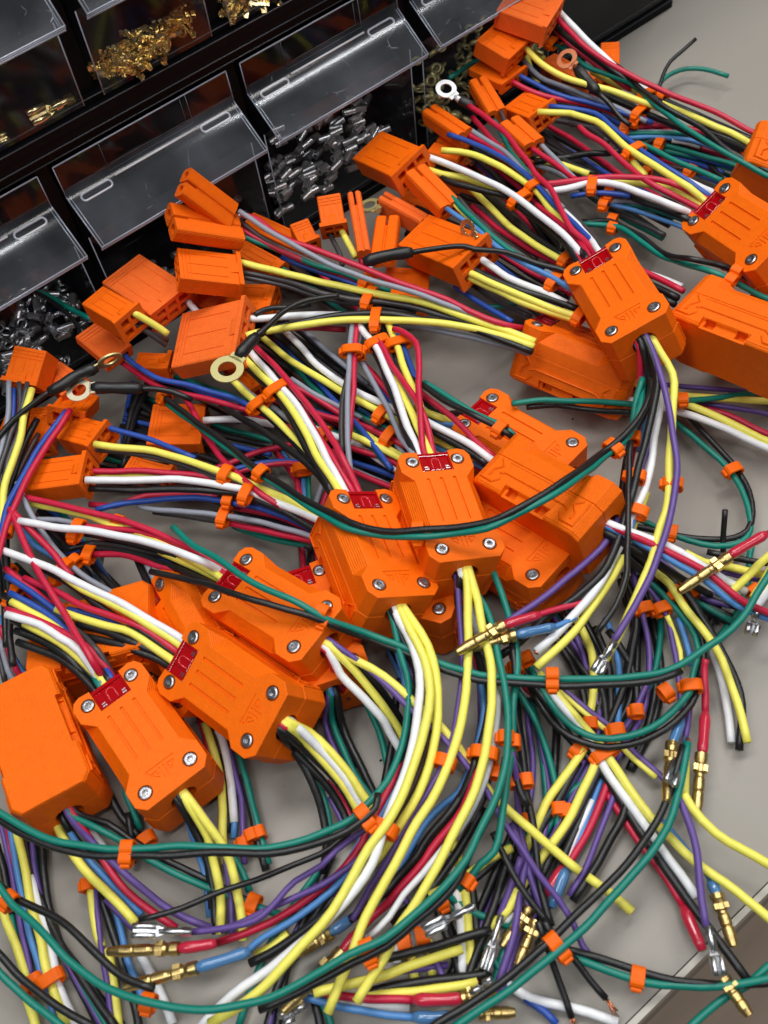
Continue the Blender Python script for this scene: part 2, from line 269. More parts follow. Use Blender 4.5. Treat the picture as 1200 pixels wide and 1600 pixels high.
# ------------------------------------------------------------------ the two racks of clear tilt-out bins
YF = 523.0
def bin_front(x0, x1, zb, prof, parent, wide_lip):
    """one clear bin: label strip, sloped lip, lower face, ends, moulded label frame and the two dimples at the bend"""
    z_top, z_bend, z_lip, y_lip = prof
    b = empty('clear_bin', ((x0 + x1) / 2, YF, zb)); b.parent = parent; b.matrix_basis = world_of(parent).inverted() @ Matrix.Translation(Vector(((x0 + x1) / 2, YF, zb)) * MM)
    def sheet(name, P, m, flip=False):
        m_ = MB()
        for (ya, za), (yb, zb_) in zip(P[:-1], P[1:]):
            m_.add([(x0, ya, za), (x1, ya, za), (x1, yb, zb_), (x0, yb, zb_)], [(0, 1, 2, 3)])
        me = mesh(name, m_.V, m_.F, m, flip)
        if flip: bm = bmesh.new(); bm.from_mesh(me); bmesh.ops.remove_doubles(bm, verts=bm.verts, dist=1e-6); bm.to_mesh(me); bm.free()
        return put(name, me, b)
    sheet('label_strip', [(YF, z_top), (YF, z_bend + 5.0)], M['face'])
    dv = np.array([y_lip - YF, z_lip - z_bend]); dv /= np.linalg.norm(dv); A_, B_ = np.array([YF, z_bend + 5.0]), np.array([YF, z_bend]); C_ = B_ + dv * 15.0
    arc = [tuple((1 - q) ** 2 * A_ + 2 * q * (1 - q) * B_ + q * q * C_) for q in np.linspace(0, 1, 12)]        # the moulded bend is rounded
    lp = sheet('sloped_lip', arc + [tuple(C_ + dv * .4), (y_lip, z_lip)], M['lip'], True)
    sheet('front_face', [(y_lip + 3, z_lip - 3.4), (YF - 8, z_lip - 4.5), (YF - 3, zb)], M['face'])
    # rim of the lip: three thin bright edges in one moulded bar
    rim = MB()
    for dy, dz, s in ((0, 0, .42), (1.0, -1.5, .36), (2.0, -3.1, .5)):
        rim.tube([(x0 - .3, y_lip + dy, z_lip + dz), ((x0 + x1) / 2, y_lip + dy, z_lip + dz), (x1 + .3, y_lip + dy, z_lip + dz)], s, 6)
    rim.build('lip_rim', M['rim'], b, smooth=True)
    for x in (x0, x1):
        MB().add([(x, YF, z_bend), (x, y_lip, z_lip), (x, y_lip + 3, z_lip - 3.4), (x, YF - 8, z_lip - 4.5), (x, YF - 3, zb), (x, YF + 70, zb), (x, YF + 70, z_top), (x, YF, z_top)],
                 [(0, 1, 2, 3, 4, 5, 6, 7)]).build('bin_side', M['face'], b)
        e = MB(); e.tube([(x, YF, z_top), (x, YF, z_bend)], .35, 5); e.tube([(x, YF, z_bend), (x, y_lip, z_lip)], .45, 5)
        xi = x + (1.8 if x == x0 else -1.8)
        e.tube([(xi, YF - .4, z_bend), (xi, y_lip + .2, z_lip + .3)], .35, 5); e.tube([(x, YF - 8, z_lip - 5), (x, YF - 3, zb)], .4, 5); e.build('bin_edge', M['rim'], b, smooth=True)
    e = MB(); e.tube([(x0, YF, z_top), ((x0 + x1) / 2, YF, z_top), (x1, YF, z_top)], .55, 5); e.build('top_edge', M['rim'], b, smooth=True)
    if wide_lip:
        W = x1 - x0; lx0, lx1 = x0 + W * .25, x1 - W * .25; fr = MB()
        fr.tube([(lx0, YF - .3, z_top), (lx0, YF - .3, z_bend + 1.5), (lx1, YF - .3, z_bend + 1.5), (lx1, YF - .3, z_top)], .30, 5)
        fr.tube([(lx0 + 7, YF - .3, z_bend + 5), (lx1 - 4, YF - .3, z_bend + 5), (lx1 - 4, YF - .3, z_top - 1)], .22, 5)
        fr.build('label_frame', M['frame'], b, smooth=True)
        d = np.array([0, y_lip - YF, z_lip - z_bend]); d /= np.linalg.norm(d); nrm = np.array([0, d[2], -d[1]]); nrm = -nrm if nrm[2] < 0 else nrm
        # bend ridge between the dimples, white to paint in its bright streak
        rg = MB(); rg.tube([(lx0 + 1, YF - 3.6, z_bend - .5), ((lx0 + lx1) / 2, YF - 3.6, z_bend - .5), (lx1 - 1, YF - 3.6, z_bend - .5)], .7, 6); rg.build('bend_highlight_ridge', M['dimple'], b, smooth=True)
        for cx, hw in ((x0 + W * .145, W * .085), (x1 - W * .145, W * .085)):
            P = []
            for k in range(29):
                a = 2 * math.pi * k / 28; sx = math.cos(a); sy = math.sin(a)
                px = cx + (hw - 2.4) * (1 if sx > 0.001 else -1 if sx < -0.001 else 0) + 2.4 * sx
                P.append(np.array([px, YF, z_bend]) + d * (5.0 + 2.3 * sy) + nrm * -.2)
            dm = MB(); dm.tube(P, .72, 6, cap=False); dm.build('moulded_dimple', M['dimple'], b, smooth=True)
    return b
M['frame'] = mat('clear_bin_frame', (.20, .21, .24), 0.2, trans=.6)
def rack(name, label, x0, x1, z0, z1, rail0, rail1, bins, prof):
    r = tag(empty(name, ((x0 + x1) / 2, YF + 75, z0)), label, 'bin rack', 'bin racks along the back of the bench')
    base = MB(); base.box(x0, x1, YF - 2, YF + 150, z0 + .1, z0 + rail0 * .55); base.box(x0, x1, YF + 1.5, YF + 150, z0 + rail0 * .55, z0 + rail0); base.build('base_rail', M['blackp'], r)
    top = MB(); top.box(x0, x1, YF + 1.5, YF + 150, z1 - rail1, z1 - rail1 * .45); top.box(x0, x1, YF - 1, YF + 150, z1 - rail1 * .45, z1 - .2); top.build('top_rail', M['blackp'], r)
    MB().box(x0, x1, YF + 146, YF + 150.5, z0 + rail0, z1 - rail1).build('back_panel', M['inside'], r)
    e = MB()
    for yy, zz in ((YF - 2.2, z0 + rail0 * .55), (YF + 1.3, z0 + rail0 - .1), (YF - 1.2, z1 - rail1 * .45), (YF + 1.3, z1 - rail1 + .3)):
        e.tube([(x0, yy, zz), ((x0 + x1) / 2, yy, zz), (x1, yy, zz)], .55, 6)
    e.build('rail_highlight_edge', M['rail'], r, smooth=True)  # thin tubes added to draw the rails' highlight lines
    edges = [x0] + [(a[1] + c[0]) / 2 for a, c in zip(bins[:-1], bins[1:])] + [x1]
    for i, e in enumerate(edges):
        a = bins[i - 1][1] + .8 if i > 0 else x0
        c = bins[i][0] - .8 if i < len(bins) else x1
        MB().box(a, c, YF + 6, YF + 146, z0 + rail0, z1 - rail1).build('divider', M['blackp'], r)
    for (a, c) in bins: bin_front(a, c, z0 + rail0, prof, r, True)
    return r
LB = [(-8 + 129.7 * (k - 1) + 0 * k, 111.5 + 129.7 * (k - 1)) for k in range(0, 6)]
rack('tilt_bin_rack', 'black rack of wide clear tilt bins standing on the bench', LB[0][0] - 9, LB[-1][1] + 10, 0, 157, 12, 12.5, LB, (142, 121.5, 101, 495))
UB = [(165 + 85.6 * k, 237.5 + 85.6 * k) for k in range(-3, 6)]
rack('tilt_bin_rack', 'black rack of narrow clear tilt bins stacked on the wide one', UB[0][0] - 9, UB[-1][1] + 10, 157.2, 300, 10, 12, UB, (276, 252, 222, 498))

# loose terminals heaped in the bins
def spade_mesh(m, name):
    b_ = MB()
    for s in (-1, 1): b_.tube([(s * 2.05, 0, 1.6), (s * 2.05, 3, 1.6), (s * 2.05, 8, 1.6)], 1.45, 10)
    b_.tube([(0, 9.0, .9), (0, 15, 1.2), (0, 20, 1.2)], [1.3, 1.5, 1.5], 8); n1 = len(b_.F)
    b_.box(-3.0, 3.0, .3, 7.8, 0, .5)
    b_.add([(-2.6, 8, .5), (2.6, 8, .5), (1.3, 10.8, .5), (-1.3, 10.8, .5)], [(0, 1, 2, 3)])
    for y0, y1, h in ((11.5, 14.5, 2.6), (16.6, 20, 3.1)):
        for s in (-1, 1): b_.add([(s * 1.2, y0, 0), (s * 1.2, y1, 0), (s * 2.1, y1, 1.5), (s * 2.1, y0, 1.5), (s * 1.2, y1, h), (s * 1.2, y0, h)], [(0, 1, 2, 3), (3, 2, 4, 5)])
    me = mesh(name, b_.V, b_.F, m); me.polygons.foreach_set('use_smooth', [i < n1 for i in range(len(me.polygons))]); return me
def crimp_mesh(m, name):
    """short folded terminal: flat receptacle with turned-up sides, neck and two pairs of crimp wings"""
    b_ = MB(); b_.box(-3.0, 3.0, 0, 7.5, 0, .6)
    for s in (-1, 1):
        b_.box(min(s * 2.4, s * 3.0), max(s * 2.4, s * 3.0), 0, 7.5, .6, 2.2); b_.box(min(s * .9, s * 3.0), max(s * .9, s * 3.0), 0, 7.5, 2.2, 2.7)
        for y0, y1, h in ((9, 11.6, 2.6), (13, 16, 3.2)): b_.add([(s * 1.3, y0, 0), (s * 1.3, y1, 0), (s * 2.3, y1, h), (s * 2.3, y0, h)], [(0, 1, 2, 3)])
    b_.box(-1.4, 1.4, 7.5, 16, 0, .55); return mesh(name, b_.V, b_.F, m)
def sleeve_mesh(m, name, r, L):
    b_ = MB(); k = 14
    def rg(rr, y): return [(rr * math.cos(2 * math.pi * j / k), y, rr * math.sin(2 * math.pi * j / k)) for j in range(k)]
    b_.loft([rg(r, 0), rg(r, L)], False); n1 = len(b_.F); b_.loft([rg(r * .7, 1.5), rg(r * .7, 0), rg(r, 0)], False); b_.loft([rg(r, L), rg(r * .7, L), rg(r * .7, L - 1.5)], False)
    me = mesh(name, b_.V, b_.F, m); me.polygons.foreach_set('use_smooth', [i < n1 for i in range(len(me.polygons))]); return me
def lug_mesh(m, name):
    b_ = MB(); k = 18; ri, ro, cx = 2.2, 4.2, 0
    o_ = [[(r * math.cos(2 * math.pi * j / k), r * math.sin(2 * math.pi * j / k), z) for j in range(k)] for r, z in ((ri, 0), (ro, 0), (ro, .9), (ri, .9), (ri, 0))]
    b_.loft(o_, cap=False); b_.tube([(0, 4, .8), (0, 6, 1.4), (0, 12, 1.6)], [1.2, 1.9, 1.9], 10); return mesh(name, b_.V, b_.F, m, True)
def rand_rot(flat=1.0, spin=6.28): return Euler((random.gauss(0, .5 * flat), random.gauss(0, .5 * flat), random.uniform(0, 6.28) if spin > 3 else 1.57 + random.gauss(0, spin))).to_matrix().to_4x4()
def heap(name, me, n, x0, x1, y0, y1, z0, prof, label, cat, group, flat=1.0, spin=6.28, sc=1.0):
    for i in range(n):
        u, v = random.random(), random.random() ** 1.3
        x = x0 + (x1 - x0) * u; y = y0 + (y1 - y0) * v; z = z0 + prof(u, v) * random.random() ** .7
        o = put(name, me, None, Matrix.Translation(Vector((x, y, z)) * MM) @ rand_rot(flat, spin) @ Matrix.Scale(sc, 4)); tag(o, label, cat, group)
sp_gold, sp_tin = spade_mesh(M['gold'], 'brass_terminal'), spade_mesh(M['tin'], 'spade_terminal')
cr_gold = crimp_mesh(M['gold'], 'brass_terminal')
slv = sleeve_mesh(M['slv'], 'silver_sleeve', 2.4, 9.0); lug = lug_mesh(M['tin'], 'silver_lug'); ringm = lug_mesh(M['ringb'], 'brass_lug')
a, c = UB[3]; heap('brass_terminal', cr_gold, 105, a + 10, c - 10, YF + 4, YF + 15, 169, lambda u, v: 1 + 6 * u + 6 * v, 'small brass crimp terminal in the heap behind the clear front of the upper middle bin', 'terminal', 'brass terminals in the upper middle bin', .6, 1.3, .8)
a, c = UB[4]; heap('brass_terminal', cr_gold, 45, a + 9, c - 9, YF + 5, YF + 15, 169, lambda u, v: 3 + 5 * v, 'small brass crimp terminal in the upper bin cut by the top edge of the photo', 'terminal', 'brass terminals in the upper right bin', .6, 1.3, .8)
for a_, b2, lab in (((46, 188), (114, 154), 'single brass spade terminal lying alone in the upper left bin'), ((12, 214), (-30, 232), 'brass terminal cut by the left edge of the photo in the upper left bin')):
    p, q = aty(*a_, YF + 6), aty(*b2, YF + 6); yv = (q - p); L_ = np.linalg.norm(yv); yv /= L_; zv = np.array([0, -.75, .66]); zv -= yv * (zv @ yv); zv /= np.linalg.norm(zv); k_ = L_ / 20
    tag(put('brass_terminal', sp_gold, None, mx(np.array([np.cross(yv, zv), yv, zv]).T, p) @ Matrix.Scale(k_, 4)), lab, 'terminal')
a, c = LB[1]; heap('silver_sleeve', slv, 95, a + 5, c - 4, YF + 4, YF + 50, 15, lambda u, v: 22 + 18 * v, 'small silver crimp sleeve in the heap behind the clear front of the lower left bin', 'crimp sleeve', 'silver sleeves in the lower left bin', .9)
heap('silver_lug', lug, 45, a + 5, c - 4, YF + 0, YF + 45, 16, lambda u, v: 26 + 18 * v, 'small silver ring lug among the sleeves of the lower left bin', 'ring lug', 'silver lugs in the lower left bin', .9)
a, c = LB[3]; heap('silver_sleeve', slv, 130, a + 4, c - 4, YF + 5, YF + 50, 15, lambda u, v: 22 + 14 * v, 'small silver crimp sleeve in the heap behind the clear front of the lower middle bin', 'crimp sleeve', 'silver sleeves in the lower middle bin', .3, .35)
a, c = LB[2]; heap('silver_sleeve', slv, 26, a + 4, c - 4, YF + 2, YF + 40, 15, lambda u, v: 14, 'silver crimp sleeve in the dark bin behind the fan of orange plugs', 'crimp sleeve', 'silver sleeves in the dark lower bin', .5)
a, c = LB[4]; heap('brass_lug', ringm, 60, a + 4, c - 4, YF + 2, YF + 40, 15, lambda u, v: 26 + 12 * v, 'small brass ring lug heaped in the lower bin behind the tin ring terminal', 'ring lug', 'brass lugs in the lower right bin', .7)

# ------------------------------------------------------------------ the printed control box (local mm: x across, +y fuse end, z up, top plate at z = 0)
SW, SL, BH = 24.4, 55.8, 34.5
def outline(mid, notch=True):
    R = [(15.5, -35.5), (19.5, -31.0), (19.5, -22), (mid, -15.5), (mid, 15.5), (19.5, 22), (19.5, 30), (17.5, 33.6), (14, 35), (9.6, 34.4)]
    return R + [(-x, y) for x, y in reversed(R)]
def lid_mesh():
    b_ = MB(); top, low = outline(13.6), outline(19.5)
    b_.loft([[(x, y, -15) for x, y in low], [(x, y, -7.5) for x, y in low], [(x, y, 0) for x, y in top]])
    cuts = []
    c0 = MB(); c0.box(-8.4, 8.4, 21, 40, -9.5, 5); cuts.append(c0)
    for gx in (-7, 0, 7):
        g = MB(); g.box(gx - .85, gx + .85, -11.5, 16.5, -.9, 3); cuts.append(g)
    lg = []
    def stroke(p, q, w=.42):
        p, q = np.array(p, float), np.array(q, float); d = (q - p) / np.linalg.norm(q - p); n_ = np.array([-d[1], d[0]]) * w
        k = [p - n_, q - n_, q + n_, p + n_]; g = MB(); g.loft([[(x, y, -.5) for x, y in k], [(x, y, 2) for x, y in k]]); lg.append(g)
    stroke((-7.6, -20.2), (7.6, -20.2)); stroke((-7.3, -20.6), (-6.3, -22.0)); stroke((-1.2, -21.6), (-1.2, -27.6)); stroke((1.1, -21.6), (1.1, -28.6))
    stroke((2.6, -22.6), (6.4, -22.6)); stroke((6.2, -23.0), (3.3, -26.3)); stroke((3.0, -23.4), (3.0, -25.8)); stroke((-2.8, -22.6), (-6.3, -22.6)); stroke((-6.0, -23.1), (-3.0, -26.2)); stroke((-2.9, -23.4), (-2.9, -24.6))
    cuts += lg
    for sx in (-1, 1):
        for y in (-SL / 2, SL / 2):
            g = MB(); g.loft([[(sx * SW / 2 + 3.7 * math.cos(2 * math.pi * j / 20), y + 3.7 * math.sin(2 * math.pi * j / 20), z) for j in range(20)] for z in (-1.4, 3)]); cuts.append(g)
    g = MB(); g.tube([(0, -40, -12.5), (0, -30, -12.5), (0, -24, -12.5)], 6.8, 18); cuts.append(g)
    return boolean(b_, cuts, M['box'], .35)
def base_mesh():
    b_ = MB(); R = [(15.55, -35.55), (19.55, -31.05), (19.55, 30.0), (17.5, 33.65), (14, 35.05)]; O = R + [(-x, y) for x, y in reversed(R)]
    S = [(14.6, -35.2), (18.2, -30.6), (18.2, 30), (16.4, 33.2), (13.4, 34.6)]; S = S + [(-x, y) for x, y in reversed(S)]
    b_.loft([[(x, y, -BH) for x, y in S], [(x, y, -BH + 1.8) for x, y in O], [(x, y, -15.2) for x, y in O]])
    cuts = []
    for s in (-1, 1):
        # trapezoid relief along the lower side edge, with two latch slots in it
        P = [(-16, -23.0), (-12.5, -36), (12.5, -36), (16, -23.0)]
        g = MB(); g.loft([[(s * 17.0, y, z) for y, z in ((-14.5, -BH + 4.6), (-13, -BH - 5), (13, -BH - 5), (14.5, -BH + 4.6))], [(s * 24, y, z) for y, z in ((-15.5, -BH + 8.4), (-14, -BH - 5), (14, -BH - 5), (15.5, -BH + 8.4))]]); cuts.append(g)
        for y in (-9.5, 9.5):
            g = MB(); g.box(min(s * 13.6, s * 19), max(s * 13.6, s * 19), y - 3, y + 3, -BH + 1.6, -BH + 6.4); cuts.append(g)
        # recessed side panel: long trapezoid with chevron ends
        K = [(-21.5, -16.6), (-18.0, -21.8), (18.0, -21.8), (21.5, -16.6)]
        g = MB(); g.loft([[(s * 19.2, y, z) for y, z in K], [(s * 24, y, z) for y, z in K]]); cuts.append(g)
    g = MB(); g.tube([(0, -42, -12.5), (0, -32, -12.5), (0, -24, -12.5)], 6.8, 18); cuts.append(g)
    return boolean(b_, cuts, M['box'], .35)
def chevron_mesh():
    b_ = MB()
    for s in (-1, 1):
        for e in (-1, 1):
            for P in ([(30.2, -16.4), (30.2, -31.0), (22.5, -31.0), (19.5, -27.2)], [(26.5, -16.6), (22.8, -20.4), (26.5, -24.2), (26.5, -28)], [(22.0, -24.6), (19.0, -23.0), (0, -23.0)]):
                b_.tube([(s * 19.9, e * y, z) for y, z in P], .55, 4)
    return mesh('side_rib', b_.V, b_.F, M['box'])
def screw_mesh():
    b_ = MB(); k = 24
    prof = [(3.25, -1.3), (3.25, -.1), (3.0, .55), (2.45, .8), (1.75, .82)]
    rings = [[(r * math.cos(2 * math.pi * j / k), r * math.sin(2 * math.pi * j / k), z) for j in range(k)] for r, z in prof]
    hexr = []
    for j in range(k):
        a = 2 * math.pi * j / k; hr = 1.55 * math.cos(math.pi / 6) / math.cos((a % (math.pi / 3)) - math.pi / 6); hexr.append((hr * math.cos(a), hr * math.sin(a)))
    rings += [[(x, y, .78) for x, y in hexr], [(x, y, -.9) for x, y in hexr]]
    b_.loft(rings); return mesh('screw', b_.V, b_.F, M['steel'])
def fuse_mesh():
    b_ = MB(); b_.cbox(-8.1, 8.1, 21.3, 33.0, -9.3, -1.0, .6); b_.box(-8.3, 8.3, 31.2, 33.2, -9, -.1); b_.box(-8.2, -7.2, 21.4, 31.2, -1.1, -.3); b_.box(7.2, 8.2, 21.4, 31.2, -1.1, -.3)
    b_.box(-3.6, 3.6, 22.0, 30.8, -1.1, -.55)
    return boolean(b_, [], M['fuse'], .2)
def flink_mesh():
    b_ = MB(); P = [(-2.1, 22.6), (-2.1, 27.4)] + [(2.1 * math.cos(a), 27.4 + 2.1 * math.sin(a)) for a in np.linspace(math.pi, 0, 9)][1:-1] + [(2.1, 27.4), (2.1, 22.6)]
    b_.tube([(x, y, -.35) for x, y in P], .33, 6); return mesh('fuse_link', b_.V, b_.F, M['fwire'], True)
def fcont_mesh():
    b_ = MB()
    for s in (-1, 1): b_.box(s * 5.6 - 1.1, s * 5.6 + 1.1, 22.3, 22.9, -1, -.15); b_.box(s * 5.6 - .9, s * 5.6 + .9, 24.0, 24.5, -1, -.45)
    return mesh('fuse_contact', b_.V, b_.F, M['tin'])
ME_LID, ME_BASE, ME_CHEV, ME_SCREW, ME_FUSE, ME_FL, ME_FC = lid_mesh(), base_mesh(), chevron_mesh(), screw_mesh(), fuse_mesh(), flink_mesh(), fcont_mesh()
LOC = dict(FL=(-SW / 2, SL / 2, .8), FR=(SW / 2, SL / 2, .8), ER=(SW / 2, -SL / 2, .8), EL=(-SW / 2, -SL / 2, .8))
HARN = {}; BOXM = {}
GROUP = 'wire harnesses tangled on the bench'
def box(key, label, pts, h, up='up', reg=6.0, wh=1.5, floor_max=99):
    """a harness: an Empty on the bench under its printed box; pts maps local points to where the photograph shows them"""
    pairs = [(LOC[k] if isinstance(k, str) else k, v) for k, v in pts]
    U = np.array([v for _, v in pairs], float); Lp = np.array([k for k, _ in pairs], float)
    c = at0(*U.mean(0), h)
    # heading: least-squares of the local y axis on the bench plane
    W_ = np.array([at0(*u, h) for u in U])[:, :2] - c[:2]; l = Lp - Lp.mean(0)
    lx = {'up': l[:, 0], 'down': -l[:, 0], 'left': l[:, 2]}[up]
    z = np.sum((W_[:, 0] + 1j * W_[:, 1]) * np.conj(lx + 1j * l[:, 1])); ang = np.angle(z)
    yv = np.array([-math.sin(ang), math.cos(ang), 0]); xv = np.array([math.cos(ang), math.sin(ang), 0]); zv = np.array([0, 0, 1.])
    R0 = {'up': np.array([xv, yv, zv]).T, 'down': np.array([-xv, yv, -zv]).T, 'left': np.array([-zv, yv, xv]).T}[up]
    t0 = c - R0 @ Lp.mean(0); t0[2] = h
    for _ in range(7):
        R, t, err = fit_pose(pairs, h, R0, t0, wh, reg)
        low = min((R @ np.array((x, y, z_)) + t)[2] for x in (-19, 19) for y in (-35, 35) for z_ in (0, -BH))
        if low >= .3 and low - floor_max <= 0: break
        h += (.5 - low) if low < .3 else (floor_max - low)
    Mx = mx(R, t)
    print('BOX', key, 't', np.round(t, 1), 'up', np.round(R[:, 2], 2), 'err px', round(err, 1), 'low', round(low, 1))
    root = tag(empty('wire_harness', (t[0], t[1], 0)), label, 'wire harness', GROUP)
    HARN[key] = root; BOXM[key] = (R, t)
    lid = put('box_lid', ME_LID, root, Mx); bs = put('box_base', ME_BASE, root, Mx); tag(put('side_rib', ME_CHEV, bs, Mx), kind='stuff')
    for k in ('FL', 'FR', 'ER', 'EL'):
        put('screw', ME_SCREW, lid, Mx @ Matrix.Translation(Vector((LOC[k][0], LOC[k][1], 0)) * MM) @ Matrix.Rotation(random.uniform(0, 1), 4, 'Z'))
    f = put('fuse', ME_FUSE, root, Mx); put('fuse_link', ME_FL, f, Mx); put('fuse_contact', ME_FC, f, Mx)
    return root
# ------------------------------------------------------------------ the harness boxes
box('A', 'wire harness, screw-side-up orange box second from lower left corner, beside the smooth upturned box', [('FL', (137, 1101)), ('FR', (203, 1055)), ('ER', (295, 1185)), ('EL', (227, 1238))], 46)
box('B', 'wire harness with third orange box from lower left, yellow and white wires leaving its hole', [('FL', (263, 1066)), ('FR', (300, 995)), ('ER', (424, 1083)), ('EL', (384, 1157))], 55)
box('C', 'wire harness with orange box crossed by a green and a black wire over its fuse', [('FL', (335, 930)), ('FR', (383, 874)), ('ER', (508, 946)), ('EL', (458, 1010))], 58)
box('D', 'wire harness with tilted orange box in the middle, under the curved black and green pair', [('FL', (537, 785)), ('FR', (604, 777)), ('ER', (664, 908)), ('EL', (594, 915)), ((-19.5, -30, -BH), (536, 980))], 62)
box('E', 'wire harness with leaning orange box, a red wire arching high into its fuse end', [('FL', (648, 722)), ('FR', (713, 714)), ('ER', (764, 848)), ('EL', (692, 856))], 64)
box('F', 'wire harness with the highest propped orange box, purple and yellow wires dropping from its hole', [('FL', (898, 422)), ('FR', (961, 385)), ('ER', (1019, 479)), ('EL', (956, 515))], 82)
box('G', 'wire harness with screw-side-up orange box cut by the right edge of the photo', [('FL', (1080, 347)), ('FR', (1133, 290)), ('EL', (1171, 404)), ('ER', (1227, 350))], 76)
box('I', 'wire harness with ribbed orange box tipped on its side under the highest box', [('FL', (851, 515)), ('FR', (855, 491)), ((-19.9, 35, -BH), (800, 586)), ((-19.9, -35, -BH), (948, 652)), ((-19.5, -35.5, -5), (989, 590))], 44, 'left')
box('K', 'wire harness with box on its side, smooth base facing front, crossed by black green pair', [((-19.9, 35, -BH), (740, 748)), ((-19.9, 35, -1), (801, 684)), ((-19.9, -35, -BH), (903, 838)), ((-19.9, -35, -1), (966, 763)), ((19, -35, -BH), (910, 888))], 48, 'left', wh=4)
box('J', 'wire harness with box on its side at right, two latch slots above broad base', [((-19.9, 35, -BH), (1051, 493)), ((-19.9, 35, -1), (1096, 430)), ((19, 35, -BH), (1046, 556)), ((-19.9, -35, -BH), (1215, 552))], 62, 'left')
box('H', 'wire harness with box on its side at the upper right edge under long red wire', [((-19.9, 35, -BH), (1167, 246)), ((-19.9, 35, -3), (1188, 190)), ((-19.9, -35, -BH), (1330, 310))], 40, 'left')
box('O', 'wire harness with upside down orange box in the lower left corner, smooth base up', [((-17, 34, -BH), (66, 1036)), ((-18, -30, -BH), (138, 1202)), ((15, -35, -BH), (31, 1274)), ((-14.5, -35, -BH), (124, 1216))], 12, 'down')
box('L', 'wire harness with flat orange box half hidden behind the sideways box, middle right', [('FL', (733, 655)), ('FR', (767, 627)), ('ER', (888, 687)), ('EL', (852, 735))], 32, reg=60, floor_max=1.5)
box('Mm', 'wire harness with orange box buried below the central boxes, one screw and emblem showing', [('EL', (830, 893)), ('ER', (874, 845)), ('FL', (706, 822)), ('FR', (748, 770))], 30, reg=60, floor_max=1.5)
box('Nn', 'wire harness with dark box peeping out under the middle box, single screw showing', [('ER', (688, 942)), ('EL', (621, 926)), ('FR', (727, 826))], 34, reg=200, floor_max=1.5)
box('P', 'wire harness with rolled orange box and dark red fuse behind third box from left', [('FR', (247, 912)), ('FL', (210, 965)), ('ER', (318, 1045))], 33)
box('Q', 'wire harness with orange box buried under the crossed one, only its exit hole showing', [('FL', (425, 908)), ('FR', (500, 896)), ('ER', (548, 1030)), ('EL', (478, 1050))], 34, reg=60, floor_max=1.5)
box('S', 'wire harness with dim orange box buried under red and white wires at left', [((-17, 34, -BH), (50, 962)), ((17, 34, -BH), (58, 1042)), ((-17, -34, -BH), (216, 922)), ((17, -34, -BH), (220, 1000))], 1, 'down', reg=80)
box('R', 'wire harness with dim orange box lying under the sideways box at the right', [('FL', (1150, 500)), ('FR', (1195, 452)), ('EL', (1260, 575))], 34, reg=60, floor_max=1.5)

